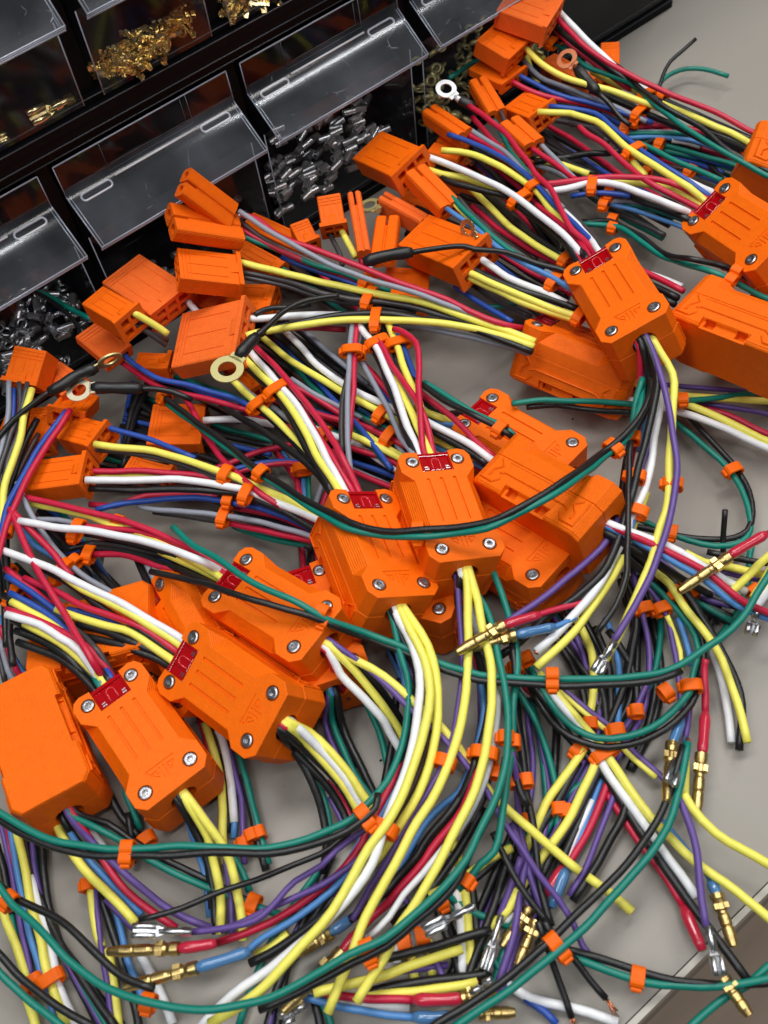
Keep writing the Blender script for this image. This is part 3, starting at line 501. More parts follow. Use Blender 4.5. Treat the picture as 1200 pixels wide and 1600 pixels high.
# ------------------------------------------------------------------ plugs
def plug(key, kind, q, hn, ht, thick, roll=0.0, m='plug'):
    """q = nose left, nose right, tail right, tail left as seen in the photograph; hn, ht = height of the nose and tail of the top face"""
    NL, NR = at(*q[0], hn + roll), at(*q[1], hn - roll); TR, TL = at(*q[2], ht - roll), at(*q[3], ht + roll)
    y = (NL + NR) / 2 - (TL + TR) / 2; L = np.linalg.norm(y); y /= L
    x = (NR - NL + TR - TL) / 2; x -= y * (x @ y); wd = np.linalg.norm(x); x /= wd; z = np.cross(x, y)
    t = (TL + TR) / 2
    Mx = mx(np.array([x, y, z]).T, t); w2 = wd / 2; T = thick; root = HARN[key]
    if kind == 'block':
        b_ = MB(); b_.cbox(-w2, w2, .2, L, -T, 0, .8)
        b_.cbox(-w2 - 1.2, w2 + 1.2, 0, 2.6, -T - .6, 1.3, .3)
        o = None; cuts = []
        for gx in (-.5, 0, .5):
            g = MB(); g.box(gx * wd * .62 - .35, gx * wd * .62 + .35, L * .22, L * .86, -.4, 1); cuts.append(g)
        for ky in (2.0, 4.2, 6.4):
            g = MB(); g.box(-w2 - 3, w2 + 3, L - ky - .45, L - ky, -.45, 2); cuts.append(g)
        nx = 3 if wd > 20 else 2; nz = 2 if T > 11 else 1
        for i in range(nx):
            for j in range(nz):
                cx = (i - (nx - 1) / 2) * wd * .86 / nx; cz = -T / 2 + (j - (nz - 1) / 2) * T * .46; g = MB()
                a, c = wd * .32 / nx, T * .30 / nz
                g.box(cx - a, cx + a, L - 5, L + 2, cz - c, cz + c); g.box(cx - a, cx + a, -3, 5, cz - c, cz + c); cuts.append(g)
        me = boolean(b_, cuts, M[m], 0, True); o = put('plug', me, root, Mx)
        lt = MB(); lt.add([(-w2 * .3, 2.4, 1.2), (w2 * .3, 2.4, 1.2), (w2 * .3, 7.5, .05), (-w2 * .3, 7.5, .05), (-w2 * .3, 2.4, .05), (w2 * .3, 2.4, .05)], [(0, 1, 2, 3), (0, 3, 4), (1, 5, 2), (0, 4, 5, 1)])
        put('latch', mesh('latch', lt.V, lt.F, M[m]), o, Mx)
    else:
        b_ = MB(); r = wd / 4
        for s in (-1, 1):
            P = [(s * w2, -2.2), (s * (w2 - .7), -.7), (s * (w2 - 2.2), 0), (s * 1.9, 0), (s * .85, -.7), (s * .6, -1.6), (s * .6, -T + 1.6), (s * .85, -T + .7), (s * 1.9, -T), (s * (w2 - 2.2), -T), (s * (w2 - .7), -T + .7), (s * w2, -T + 2.2)]
            if s > 0: P = P[::-1]
            b_.prism_y([(x_, z_) for x_, z_ in P], L * .78, L)
        U_ = [(-w2, -2.2), (-w2 + .7, -.7), (-w2 + 2.2, 0), (-2.3, 0), (-1.0, -.4), (0, -1.4), (1.0, -.4), (2.3, 0), (w2 - 2.2, 0), (w2 - .7, -.7), (w2, -2.2)]
        b_.prism_y(U_ + [(x_, -T - z_) for x_, z_ in U_[::-1]], 0, L * .78)
        cuts = []
        for s in (-1, 1):
            g = MB(); g.tube([(s * r, L - 4, -T / 2), (s * r, L - 1, -T / 2), (s * r, L + 2, -T / 2)], min(r, T / 2) * .55, 12); cuts.append(g)
            g = MB(); g.tube([(s * r, -2, -T / 2), (s * r, 1, -T / 2), (s * r, 4, -T / 2)], min(r, T / 2) * .62, 12); cuts.append(g)
        g = MB(); g.box(-.6, .6, -1, L * .5, -.9, 1); cuts.append(g)
        put('twin_plug', boolean(b_, cuts, M[m], 0, True), root, Mx)
Pg = [('Q', 'block', [(285, 573), (268, 490), (368, 471), (386, 546)], 46, 58, 13, 0, 'salmon'),
 ('C', 'block', [(175, 449), (203, 388), (286, 437), (249, 503)], 67, 62, 14, 0, 'salmon'),
 ('B', 'block', [(132, 476), (157, 445), (212, 473), (187, 511)], 76, 78, 15, 0, 'plug'),
 ('D', 'block', [(125, 527), (146, 500), (200, 534), (172, 577)], 50, 44, 7, 0, 'salmon'),
 ('O', 'block', [(22, 543), (72, 545), (58, 600), (2, 598)], 60, 52, 16, 0, 'plug'),
 ('O', 'block', [(75, 600), (80, 556), (125, 583), (108, 625)], 38, 40, 14, 0, 'salmon'),
 ('P', 'block', [(86, 683), (118, 648), (162, 658), (146, 700)], 34, 38, 14, 0, 'plug'),
 ('D', 'block', [(40, 764), (42, 722), (130, 706), (132, 757)], 38, 42, 14, 0, 'plug'),
 ('S', 'block', [(108, 603), (150, 624), (124, 656), (82, 630)], 30, 40, 10, 0, 'plug'),
 ('A', 'block', [(48, 632), (84, 640), (72, 702), (38, 690)], 32, 30, 12, 0, 'plug'),
 ('Q', 'twin', [(279, 300), (307, 264), (381, 322), (352, 352)], 110, 80, 9, 0, 'plug'),
 ('I', 'twin', [(270, 358), (273, 314), (380, 333), (375, 373)], 98, 74, 11, 0, 'plug'),
 ('I', 'block', [(278, 434), (281, 386), (380, 398), (376, 444)], 80, 64, 12, 0, 'plug'),
 ('E', 'block', [(495, 308), (531, 301), (540, 348), (502, 357)], 62, 54, 15, 0, 'plug'),
 ('E', 'twin', [(541, 300), (564, 297), (578, 387), (558, 394)], 60, 52, 16, 0, 'salmon'),
 ('E', 'twin', [(586, 336), (625, 337), (616, 396), (578, 398)], 44, 48, 10, 0, 'plug'),
 ('Mm', 'twin', [(594, 311), (602, 295), (670, 332), (658, 347)], 48, 44, 15, 0, 'salmon'),
 ('J', 'block', [(636, 388), (657, 329), (741, 360), (733, 430)], 46, 58, 18, 0, 'plug'),
 ('F', 'block', [(570, 255), (577, 197), (645, 222), (632, 287)], 52, 64, 15, 0, 'plug'),
 ('J', 'twin', [(636, 272), (662, 251), (715, 303), (692, 332)], 62, 58, 12, 0, 'plug'),
 ('G', 'twin', [(661, 174), (680, 160), (736, 195), (716, 213)], 56, 58, 12, 0, 'plug'),
 ('G', 'twin', [(734, 128), (760, 114), (790, 164), (764, 178)], 60, 58, 11, 0, 'plug'),
 ('F', 'twin', [(786, 196), (806, 174), (846, 207), (823, 233)], 56, 56, 11, 0, 'plug'),
 ('G', 'block', [(796, 164), (812, 146), (856, 146), (838, 198)], 48, 56, 12, 0, 'plug'),
 ('H', 'block', [(745, 110), (758, 78), (812, 98), (797, 143)], 58, 56, 6, 0, 'plug'),
 ('H', 'block', [(748, 69), (782, 20), (828, 57), (803, 94)], 78, 70, 13, 0, 'plug'),
 ('G', 'block', [(780, 14), (800, -26), (886, 0), (850, 44)], 92, 84, 14, 0, 'salmon'),
 ('R', 'block', [(937, 66), (970, 66), (967, 125), (940, 125)], 34, 30, 12, 0, 'plug'),
 ('R', 'block', [(850, 98), (862, 80), (935, 118), (915, 138)], 30, 34, 12, 0, 'salmon'),
 ('L', 'block', [(230, 692), (238, 632), (312, 628), (325, 695)], 22, 20, 15, 0, 'plug'),
 ('B', 'block', [(212, 575), (214, 548), (266, 552), (266, 575)], 36, 34, 12, 0, 'plug'),
 ('C', 'block', [(300, 470), (310, 448), (345, 466), (330, 490)], 44, 40, 10, 0, 'salmon'),
 ('D', 'block', [(330, 480), (345, 442), (415, 442), (440, 485)], 40, 40, 12, 0, 'plug'),
 ('L', 'block', [(380, 352), (395, 330), (490, 372), (465, 392)], 42, 36, 10, 0, 'plug'),
 ('L', 'block', [(452, 352), (482, 340), (497, 372), (470, 385)], 50, 46, 14, 0, 'plug'),
 ('Mm', 'block', [(372, 398), (378, 372), (446, 406), (430, 432)], 40, 36, 12, 0, 'plug'),
 ('P', 'block', [(192, 735), (205, 712), (265, 725), (265, 757)], 22, 22, 12, 0, 'plug'),
 ('E', 'block', [(600, 470), (602, 415), (672, 420), (668, 472)], 26, 24, 14, 0, 'plug'),
 ('Nn', 'block', [(350, 575), (362, 555), (412, 590), (398, 616)], 24, 24, 10, 0, 'plug'),
 ('Nn', 'block', [(0, 700), (0, 640), (40, 640), (40, 700)], 22, 22, 12, 0, 'plug'),
 ('H', 'block', [(690, 270), (700, 235), (765, 262), (750, 300)], 24, 24, 12, 0, 'plug'),
 ('R', 'block', [(770, 240), (790, 215), (850, 240), (832, 270)], 22, 22, 12, 0, 'salmon'),
 ('Mm', 'twin', [(672, 240), (690, 200), (735, 215), (720, 250)], 40, 40, 12, 0, 'plug'),
 ('R', 'block', [(630, 318), (640, 285), (690, 310), (680, 345)], 26, 26, 12, 0, 'plug'),
]
for p in Pg: plug(*p)

# ------------------------------------------------------------------ wires
RAD = {'Y': 1.95, 'W': 1.95, 'R': 1.65, 'B': 1.55, 'L': 1.5, 'G': 1.55, 'P': 1.35, 'A': 1.5, 'D': 1.5, 'K': 1.85, 'N': 1.45}
NW = 0
def wire(key, col, r, pts3, name='wire', m=None):
    global NW
    pts3 = [np.array(p, float) for p in pts3]; R, t = BOXM[key]
    for end in (() if key in 'HJ' else (0, -1)):
        q = proj(pts3[end][None])[0]
        hole = R @ np.array((0, -36, -12.5)) + t; fz = R @ np.array((0, 36, -5)) + t
        if np.hypot(*(q - proj(hole[None])[0])) < 34:            # leaves through the round hole
            rr = pts3[end] - CAM; k = ((hole - CAM) @ R[:, 1]) / (rr @ R[:, 1]); l = R.T @ (CAM + rr * k - t)
            a = math.hypot(l[0], l[2] + 12.5); k = min(1, 4.7 / max(a, .1)); x, z = l[0] * k, -12.5 + (l[2] + 12.5) * k
            new = [R @ np.array((x, -30, z)) + t, R @ np.array((x, -37.5, z)) + t]
        elif np.hypot(*(q - proj(fz[None])[0])) < 42:            # goes in under the fuse
            rr = pts3[end] - CAM; k = ((fz - CAM) @ R[:, 1]) / (rr @ R[:, 1]); l = R.T @ (CAM + rr * k - t)
            if abs(l[0]) > 11.5: continue
            x = max(-8.6, min(8.6, l[0])); zz = max(-11.5, min(-3.2, l[2])) + random.uniform(-.6, .6)
            new = [R @ np.array((x, 33.4, zz)) + t, R @ np.array((x, 38.5, zz)) + t]
        else: continue
        rest = pts3[1:] if end == 0 else pts3[:-1]
        if len(rest) > 1: rest = [p for p in rest if np.linalg.norm(p - new[1]) > 13] or rest
        pts3 = new + rest if end == 0 else rest + new[::-1]
    P = spline(pts3); b_ = MB()
    q = np.linspace(0, 1, len(P)); ln = np.linalg.norm(np.diff(P, axis=0), axis=1).sum(); amp = .38 * np.minimum(1, np.minimum(q, 1 - q) * ln / 14)     # insulation is never perfectly straight
    for ax in range(3): P[:, ax] += amp * (np.sin(q * ln / random.uniform(5, 9) + random.uniform(0, 6.28)) * .55 + np.sin(q * ln / random.uniform(2.6, 4.5) + random.uniform(0, 6.28)) * .25) * (1 if ax < 2 else .6)
    b_.tube(P, r * 1.08, 8); NW += 1
    return tag(b_.build(name, m or MW[col], HARN[key], smooth=True), WNAME[col] + ' wire')
def lift(xy, h0, h1, n_jit=0.35):
    P = np.array([p[:2] for p in xy], float); d = np.concatenate([[0], np.cumsum(np.hypot(*np.diff(P, axis=0).T))]); d /= max(d[-1], 1e-6)
    ks = [0.] + [d[i] for i, p in enumerate(xy) if len(p) > 2] + [1.]; kv = [h0] + [p[2] for p in xy if len(p) > 2] + [h1]
    if len(xy[0]) > 2: ks.pop(0); kv.pop(0)
    if len(xy[-1]) > 2: ks.pop(); kv.pop()
    H = np.interp(d, ks, kv)
    return [at(x, y, max(2.0, h + (random.uniform(-n_jit, n_jit) if 0 < i < len(xy) - 1 else 0))) for i, ((x, y), h) in enumerate(zip(P, H))]
def parse(txt):
    for ln in txt.strip().splitlines():
        ln = ln.strip()
        if not ln or ln[0] == '#': continue
        hd, pt = ln.split('|'); hd = hd.split(); c = hd[0][0]; r = float(hd[0][1:]) / 10 if len(hd[0]) > 1 else RAD[c]
        xy = [tuple(float(v) for v in p.split(',')) for p in pt.split()]; keep = [xy[0]]
        for p in xy[1:-1]:
            if math.hypot(p[0] - keep[-1][0], p[1] - keep[-1][1]) > 13: keep.append(p)
        yield c, r, float(hd[1]), float(hd[2]), keep + [xy[-1]]
def wires(key, txt):
    for c, r, h0, h1, xy in parse(txt): wire(key, c, r, lift(xy, h0, h1))
def fill(key, spine, n, spread, h0, h1, cols, hs=0):
    """further wires of the same harness lying under the ones in front"""
    P = np.array(spine, float); T = np.gradient(P, axis=0); T /= np.linalg.norm(T, axis=1)[:, None]; Nn_ = np.stack([-T[:, 1], T[:, 0]], 1)
    for i in range(n):
        c = cols[i % len(cols)]; a, bq = random.uniform(-1, 1) * spread, random.uniform(-1, 1) * spread
        off = np.linspace(a, bq, len(P)) + np.array([random.uniform(-2, 2) for _ in P]); Q = P + Nn_ * off[:, None]
        h = random.uniform(h0, h1); hh = h + random.uniform(-3, 3) + hs
        wire(key, c, RAD[c], lift([tuple(q) for q in Q], h, max(2.2, hh)))
_LAST = []
def ringclip(key, x, y, dx, dy, hw, h, hz=2.7, ln=6.0, name='wire_clip'):
    """printed C-clip round a bundle running along (dx, dy) in the photograph"""
    p, q = at(x, y, h), at(x + dx, y + dy, h); t = q - p; t /= np.linalg.norm(t)
    sc = np.linalg.norm(at(x + 1, y, h) - p); a = hw * sc * .9; u = np.cross(np.array([0, 0, 1.]), t); u /= np.linalg.norm(u); z = np.cross(t, u)
    k = 20; b_ = MB(); th = 1.05; rings = []
    for rr, yy in ((0, -ln / 2), (th, -ln / 2 + .2), (th, ln / 2 - .2), (0, ln / 2), (0, -ln / 2)):
        ring = []
        for j in range(k):
            an = 2 * math.pi * j / k; cx, cz = math.cos(an), math.sin(an)
            ring.append((math.copysign(abs(cx) ** .6, cx) * (a + rr), yy, math.copysign(abs(cz) ** .75, cz) * (hz + rr)))
        rings.append(ring)
    b_.loft(rings, cap=False)
    b_.cbox(a - .4, a + 2.3, -ln / 2 + .9, ln / 2 - .9, -2.0, 1.2, .5)
    me = fix(mesh(name, b_.V, b_.F, M['clip'])); return put(name, me, HARN[key], mx(np.array([-u, t, z]).T, p))
def two(a, b_, h0, h1):
    p, q = at(*a, h0), at(*b_, h1); y = q - p; L = np.linalg.norm(y); y /= L
    x = np.cross(y, np.array([0, 0, 1.])); x /= np.linalg.norm(x); return mx(np.array([x, y, np.cross(x, y)]).T, p), L
def ring_term(key, c, tail, hc, ht, m, tilt=0., r=5.0, shrink_to=None):
    Mx, L = two(c, tail, hc, ht); k = 28; ri = r * .56; b_ = MB()
    b_.loft([[(q * math.cos(2 * math.pi * j / k), q * math.sin(2 * math.pi * j / k), z) for j in range(k)] for q, z in ((ri, -.4), (r, -.4), (r, .5), (ri, .5), (ri, -.4))], cap=False)
    b_.box(-r * .5, r * .5, r * .8, r * 1.25, -.4, .5); b_.tube([(0, r * 1.15, .2), (0, r * 1.5, .3), (0, L, .3)], [1.4, 2.0, 2.0], 10)
    put('ring_terminal', fix(mesh('ring_terminal', b_.V, b_.F, M[m], False)), HARN[key], Mx @ Matrix.Rotation(tilt, 4, 'Y'))
def shrink(key, pts, h0, h1, r=2.6, m='shrink', name='heat_shrink'):
    if m == 'shrink': r *= 1.2
    P = spline(lift(pts, h0, h1, 0), 3); n = len(P); rr = [r * (.72 if i in (0, n - 1) else 1.0 + .06 * math.sin(i * 1.3)) for i in range(n)]
    b_ = MB(); b_.tube(P, rr, 12); b_.build(name, M[m], HARN[key], smooth=True)
def bullet(key, tip, tail, h0, h1, m='brass'):
    Mx, L = two(tip, tail, h0, h1); b_ = MB(); k = 14
    pr = [(1.0, 0), (1.7, .02), (2.0, .12), (2.35, .2), (2.35, .36), (2.0, .385), (2.35, .41), (2.35, .58), (2.0, .62), (2.0, .66), (2.55, .69), (2.55, .8), (2.2, .84), (2.75, .9), (2.75, 1.0)]
    rg = [[(q * 1.12 * math.cos(2 * math.pi * j / k), y * L, q * 1.12 * math.sin(2 * math.pi * j / k)) for j in range(k)] for q, y in pr]
    for a, c in zip(rg[:-1], rg[1:]): b_.loft([a, c], False)        # each band keeps its own normals, so the grooves stay crisp
    n1 = len(b_.F); b_.add(rg[0], [tuple(range(k - 1, -1, -1))]); b_.add(rg[-1], [tuple(range(k))])
    for s_ in (-1, 1): b_.box(min(s_ * 1.2, s_ * 3.1), max(s_ * 1.2, s_ * 3.1), L * .70, L * .80, -.8, 2.9)
    me = fix(mesh('bullet_terminal', b_.V, b_.F, M[m])); me.polygons.foreach_set('use_smooth', [i < n1 for i in range(len(me.polygons))])
    put('bullet_terminal', me, HARN[key], Mx)
def spade(key, tip, tail, h0, h1, roll=0., sc=1.0):
    Mx, L = two(tip, tail, h0, h1); s = L / 20.
    put('spade_terminal', sp_tin, HARN[key], Mx @ Matrix.Rotation(roll, 4, 'Y') @ Matrix.Diagonal((sc, s, sc, 1)))
def copper_end(key, a, b_, h, n=7):
    p, q = at(*a, h), at(*b_, h); g = MB()
    for i in range(n):
        j = np.array([random.gauss(0, .5) for _ in range(3)]); g.tube([p + j * .6, (p + q) / 2 + j, q + j * 2], .28, 5)
    g.build('copper_strands', M['copper'], HARN[key], smooth=True)
def core(key, a, b_, h, r=1.0):
    """cut end of a wire: copper core flush in pale insulation"""
    p, q = at(*a, h), at(*b_, h); t = (q - p) / np.linalg.norm(q - p); g = MB(); g.tube([q - t * 1.2, q - t * .4, q + t * .25], r, 10); g.build('copper_core', M['copper'], HARN[key])
# ------------------------------------------------------------------ traced bundles (colour, height at start and end, then the path)
wires('A', '''
K 36 34 | 19,968 62,990 104,1017 133,1045 160,1076
K 33 32 | 27,1003 83,1024 117,1047 148,1080
K 34 34 | 24,985 75,1006 112,1032 141,1064 155,1086
Y 40 36 | 18,940 42,953 63,964 94,985 120,1006 140,1030 158,1062
Y 38 36 | 38,974 94,1005 133,1034 152,1056
W 42 38 | 10,960 16,961 62,976 94,997 125,1017 148,1043 158,1066
R 41 38 | 10,952 16,956 62,970 100,988 133,1009 158,1034 177,1060
D 36 36 | 52,936 90,961 125,988 156,1022 181,1064
A 34 34 | 70,950 83,963 108,982 135,1007 158,1036 176,1060
B 42 36 | 15,926 21,930 62,951 94,976 112,992 140,1020
B 40 36 | 10,900 15,903 48,924 75,945 100,965
R 40 36 | 8,888 13,893 52,922 80,945
R 48 42 | 15,795 22,810 50,873 69,910 98,953 117,988 146,1036 168,1068
R 48 38 | 15,795 27,796 62,842 85,867 97,884 112,900
K 36 36 | 5,930 40,945 80,975
''')
ringclip('A', 12, 893, 40, 26, 12, 26); ringclip('A', 20, 930, 50, 25, 16, 28)
wires('B', '''
K 40 40 | 60,885 102,907 146,940 177,961 220,985 262,1010 280,1026
K 36 38 | 121,974 167,988 208,1003 250,1020 272,1034
K 34 36 | 135,995 188,1007 235,1022 265,1042
R 40 42 | 38,903 90,926 125,945 177,963 219,980 250,997 280,1020
Y 38 40 | 88,952 117,963 167,978 208,990 235,1003 266,1030
B 36 36 | 106,952 146,961 173,972 230,1000
R 36 38 | 225,995 245,1010 272,1032
Y 44 44 | 100,900 129,920 177,945 219,967 250,988 284,1010
W 46 45 | 4,860 52,877 88,892 104,901 167,932 208,953 250,978 288,1002
A 30 28 | 27,754,44 52,810 77,846 100,873,34 125,896 167,921 205,945
L 34 32 | 31,825 52,850 83,871 98,880 112,892
G 30 30 | 35,829 52,846 85,872
''')
ringclip('B', 97, 893, 45, 23, 21, 35); ringclip('B', 112, 883, 40, 30, 17, 32)
wires('C', '''
K 30 38 | 96,860 146,850 188,854 250,867 290,883 333,907 356,922
K 34 40 | 120,830 133,833 188,844 250,860 283,873 333,897 352,908
K 28 38 | 100,858 150,856 210,866 265,885 330,912
B 28 34 | 96,864 140,856 190,857 250,872 300,894
R 30 38 | 146,866 188,867 229,877 250,885 283,892 333,908 350,920
Y 36 42 | 44,785 104,798 146,808 173,819 230,838 300,875 340,898
Y 36 42 | 250,862 283,876 310,886 345,906
R 42 44 | 40,777 104,792 167,806 208,819 250,835 283,850 320,870 360,896
R 38 43 | 125,823 131,823 208,829 250,842 300,863 345,890
W 48 50 | 30,814 42,817 83,823 108,826 127,827 188,838 250,852 317,878 355,899
A 36 34 | 42,812 75,812 108,816 150,826
''')
ringclip('C', 120, 829, 40, 8, 18, 40); ringclip('C', 140, 866, 40, 6, 12, 30); ringclip('C', 185, 817, 40, 12, 10, 37)
wires('D', '''
K 40 46 | 360,548 381,570 419,605 440,630 467,678 492,723 520,770
Y 44 49 | 378,556 385,564 421,599 444,622 475,672 500,720 512,744 532,775
W 45 50 | 388,546 394,555 429,593 450,616 485,666 512,720 521,734 542,774
R 48 51 | 400,543 406,549 444,587 475,626 517,682 537,720 548,744 564,776
R 44 50 | 470,634 496,680 521,715 540,750 554,775
R 42 49 | 520,705 538,735 558,778
Y 38 40 | 362,592 369,601 396,626 429,653 465,691 485,716 489,724
A 36 34 | 370,596 377,605 400,622 419,632 452,657 475,680
K 32 44 | 345,634 350,637 412,674 454,705 475,720 500,745 517,770
K 36 40 | 395,632 430,660 465,697 490,730
W 24 22 | 318,657 350,655 390,657 429,664
R 30 27 | 290,622 300,640 315,670 336,703 367,737 409,772,38 444,794 500,828
R 34 34 | 185,562 192,570 222,589 263,610 326,624 388,641
B 40 36 | 190,550 195,556 211,570 242,589 305,605 357,620 378,628 400,640
Y 40 34 | 148,694 180,699 242,705 295,720 347,739 362,742 402,761 454,784 506,810
D 34 30 | 150,702 200,708 250,716 300,732 350,755 400,778
R 32 30 | 132,737 180,736 242,737 305,743 347,751 400,775
Y 28 26 | 145,745 180,744 242,745 320,752
W 40 34 | 134,750 180,751 263,749 326,755 378,764 396,771 433,786 475,802 510,820
K 34 32 | 140,763 200,765 284,765 367,770 396,780 444,800 505,835
B 34 32 | 165,666 180,672 222,682 274,703 305,716
''')
ringclip('D', 432, 610, 30, 30, 20, 46); ringclip('D', 404, 633, 30, 27, 17, 40)
ringclip('D', 353, 741, 40, 13, 14, 38); ringclip('D', 385, 772, 40, 10, 16, 38)
wires('Nn', '''
B 26 28 | 150,797 180,789 232,782 305,778 347,782 365,786 412,796 454,811 505,838
R 24 24 | 140,788 180,790 230,775 300,773 340,776
R 22 26 | 365,793 433,807 496,834 510,845
A 24 28 | 215,790 232,795 284,799 342,805 358,807 402,815 475,834 510,848
D 20 24 | 240,800 300,808 380,822 440,834 505,856
R 22 26 | 345,817 358,818 423,832 496,846 512,852
G 18 22 | 365,822 381,830 433,844 496,855 520,862
K 18 24 | 358,795 420,812 500,842
R 14 8 | 464,738 466,775 470,850 478,900 488,950
L 14 8 | 474,736 475,775 485,850 490,905
G 14 8 | 482,736 482,775 493,855 497,905
A 12 6 | 462,800 474,850 480,905
D 10 6 | 460,800 471,855 473,910
B 22 16 | 340,742 371,732 433,721 484,722
R 20 16 | 330,735 360,723 402,707 444,697 470,690
R 20 16 | 352,742 400,730 450,724 484,728
A 12 10 | 504,752 497,775 490,795 478,820
R 12 10 | 514,760 508,778 500,800
K 10 8 | 512,750 503,770 492,800
''')
ringclip('Nn', 357, 783, 40, 7, 9, 28); ringclip('Nn', 350, 808, 40, 7, 15, 25); ringclip('Nn', 474, 733, 2, 40, 15, 18)
wires('Nn', '''
K16 40 50 | 253,618 259,624 305,657 357,695 397,728 417,742,46 465,773 506,796 548,817,60 600,830,62 650,828,66 700,826,68 750,818,72 800,800,76 850,772,76 900,738,70 945,705,54 966,688 987,667 1007,640,54 1017,600 1010,560 1002,536
G 36 48 | 262,632 305,663 357,702 400,736 419,750,44 454,773 496,800 537,823,58 600,838,60 650,838,64 700,836,66 760,825,72 810,803,75 860,776,75 905,746,68 947,713,52 975,690 998,645 1005,592
''')
ringclip('Nn', 257, 621, 30, 20, 9, 38); ringclip('Nn', 408, 739, 30, 21, 11, 46); ringclip('Nn', 653, 826, 40, -1, 8, 63, 2.2); ringclip('Nn', 653, 842, 40, -1, 8, 60, 2.2); ringclip('Nn', 958, 700, 30, -24, 15, 51)
wires('E', '''
K 40 46 | 575,530 585,548 602,587 616,625 631,667 648,714
W 44 48 | 560,505 570,521 589,544 602,573 620,617 637,667 657,716
Y 42 47 | 612,588 620,600 635,629 647,654 664,683 674,712
K 38 44 | 630,635 639,654 654,692 660,715
R 46 50 | 590,530 600,546 610,569 629,594 647,619 662,650 670,683 679,714
A 36 40 | 558,552 568,571 587,604 606,637 622,677 640,714
Y 44 46 | 602,495 608,510 622,546 635,583 651,618 658,640
B 42 42 | 612,502 618,517 631,546 643,577 652,604
D 38 36 | 592,490 602,512 612,540 622,570 634,600
R 48 50 | 615,514 631,519 650,535,52 654,562 655,604 656,646 660,680 664,712
R 34 30 | 560,555 568,569 591,594 614,625 630,650
B 30 30 | 575,580 600,610 616,640
D 44 40 | 513,358 520,375 530,395 535,415
Y 46 42 | 532,356 540,372 550,390 556,402
R 46 42 | 560,388 562,400 567,414
A 46 38 | 573,388 575,400 579,418 572,460 560,490
''')
ringclip('E', 590, 536, 20, 30, 19, 44); ringclip('E', 623, 537, 12, 36, 20, 44)
wires('E', '''
A 46 40 | 553,490 550,510 546,553 544,616 542,657 546,720 548,740
R 45 38 | 562,490 558,510 554,553 552,605 548,657 544,690
D 44 36 | 568,496 565,514 560,543 546,580 537,616 533,657 535,705
G 36 34 | 541,600 540,616 538,640
''')
ringclip('E', 550, 549, -3, 40, 16, 45); ringclip('E', 563, 552, -3, 40, 7, 42)
wires('L', '''
R 38 36 | 648,600 660,615 706,652 747,692 772,714
W 36 36 | 655,648 666,658 706,679 737,696 770,720
K 32 34 | 660,662 672,671 716,696 762,726
Y 28 30 | 648,636 660,642 693,654 720,670
L 26 28 | 655,646 664,652 704,665 730,680
Y 26 28 | 665,678 677,685 710,702 740,720
L 24 28 | 670,690 681,698 710,712 737,723 758,732
R 22 26 | 690,706 730,722 760,738
K 28 30 | 640,610 690,645 740,680
K16 44 44 | 640,590 660,602 693,625 727,642 747,652,50 779,669 800,682
G 42 43 | 662,598 677,606 718,631 745,648 768,658 785,665 803,680
''')
ringclip('L', 781, 671, 30, 17, 12, 45)
wires('Mm', '''
Y 28 30 | 405,523 415,530 450,560 496,589 537,614 594,643 625,660
W 30 32 | 436,508 446,518 467,539 496,570 537,601 600,632 625,645
K 26 30 | 410,505 429,522 475,560 506,587 550,615 600,638 628,655
W 20 22 | 478,662 490,669 529,684 558,696 600,723 640,745
R 24 24 | 470,636 496,646 533,657 563,664 596,678 640,700
R 22 24 | 530,690 550,700 600,716 640,735
R 20 22 | 525,655 560,675 600,700 640,720
Y 22 24 | 535,660 550,667 600,697 630,715
Y 26 26 | 545,678 560,685 591,698 627,717 645,728
A 30 24 | 455,592 460,597 496,618 533,637 570,655
R 29 24 | 452,600 462,607 496,624 533,647 560,660
A 28 26 | 465,508 475,516 496,535 542,574 575,600
D 26 24 | 545,585 558,593 590,614 620,632
B 22 20 | 482,636 494,643 531,653 570,670
B 18 20 | 545,720 552,724 600,738 640,756
R 18 20 | 540,732 550,736 600,757 640,772
A 16 18 | 540,728 590,750 640,776
G 24 24 | 555,645 569,653 598,666 640,690
D 24 24 | 545,640 572,658 600,672 640,694
L 22 22 | 560,640 590,656 620,672
K 20 20 | 540,690 580,715 630,745
R 26 26 | 560,560 590,592 614,625
''')
ringclip('Mm', 598, 645, 36, 20, 18, 30); ringclip('Mm', 608, 682, 36, 17, 17, 26); ringclip('Mm', 505, 678, 36, 14, 13, 22)
wires('I', '''
R 76 44 | 378,336 396,340 437,369 512,397 575,422 637,447 700,468 733,487 800,510 832,526
A 80 44 | 374,330 379,332 417,359 458,382 512,412 565,432 596,443 648,457 720,485 800,518
N 72 42 | 374,345 381,348 427,382 479,405 512,418 580,442
R 69 42 | 374,357 379,359 423,384 480,410 540,432 600,452
G 67 44 | 373,367 379,369 427,388 479,409 500,417 533,426 565,439 610,455
B 54 42 | 440,402 450,405 492,422 533,437 560,447 610,462
Y 60 44 | 372,409 381,411 437,425 500,440 512,445 575,457 617,464 658,472 733,497 800,520 836,534
D 56 42 | 373,425 381,427 437,436 500,457 571,470 617,474 700,495 800,525
D 54 40 | 373,432 381,434 437,444 500,464 571,477 650,488
K 46 42 | 440,425 500,447 580,470 650,482 700,486 760,500
W 50 44 | 374,497 380,497 400,498 467,493 533,492 600,497
K 52 44 | 398,527 417,517 467,505 533,492 600,490 667,500 733,513 800,537 832,550
Y 52 45 | 385,525 400,520 483,507 533,500 600,500 667,503 733,512 800,530 834,542
A 40 38 | 600,505 670,514 733,527 800,544 828,553
R 38 36 | 420,516 470,512 540,515
B 38 38 | 700,478 760,500 815,530
''')
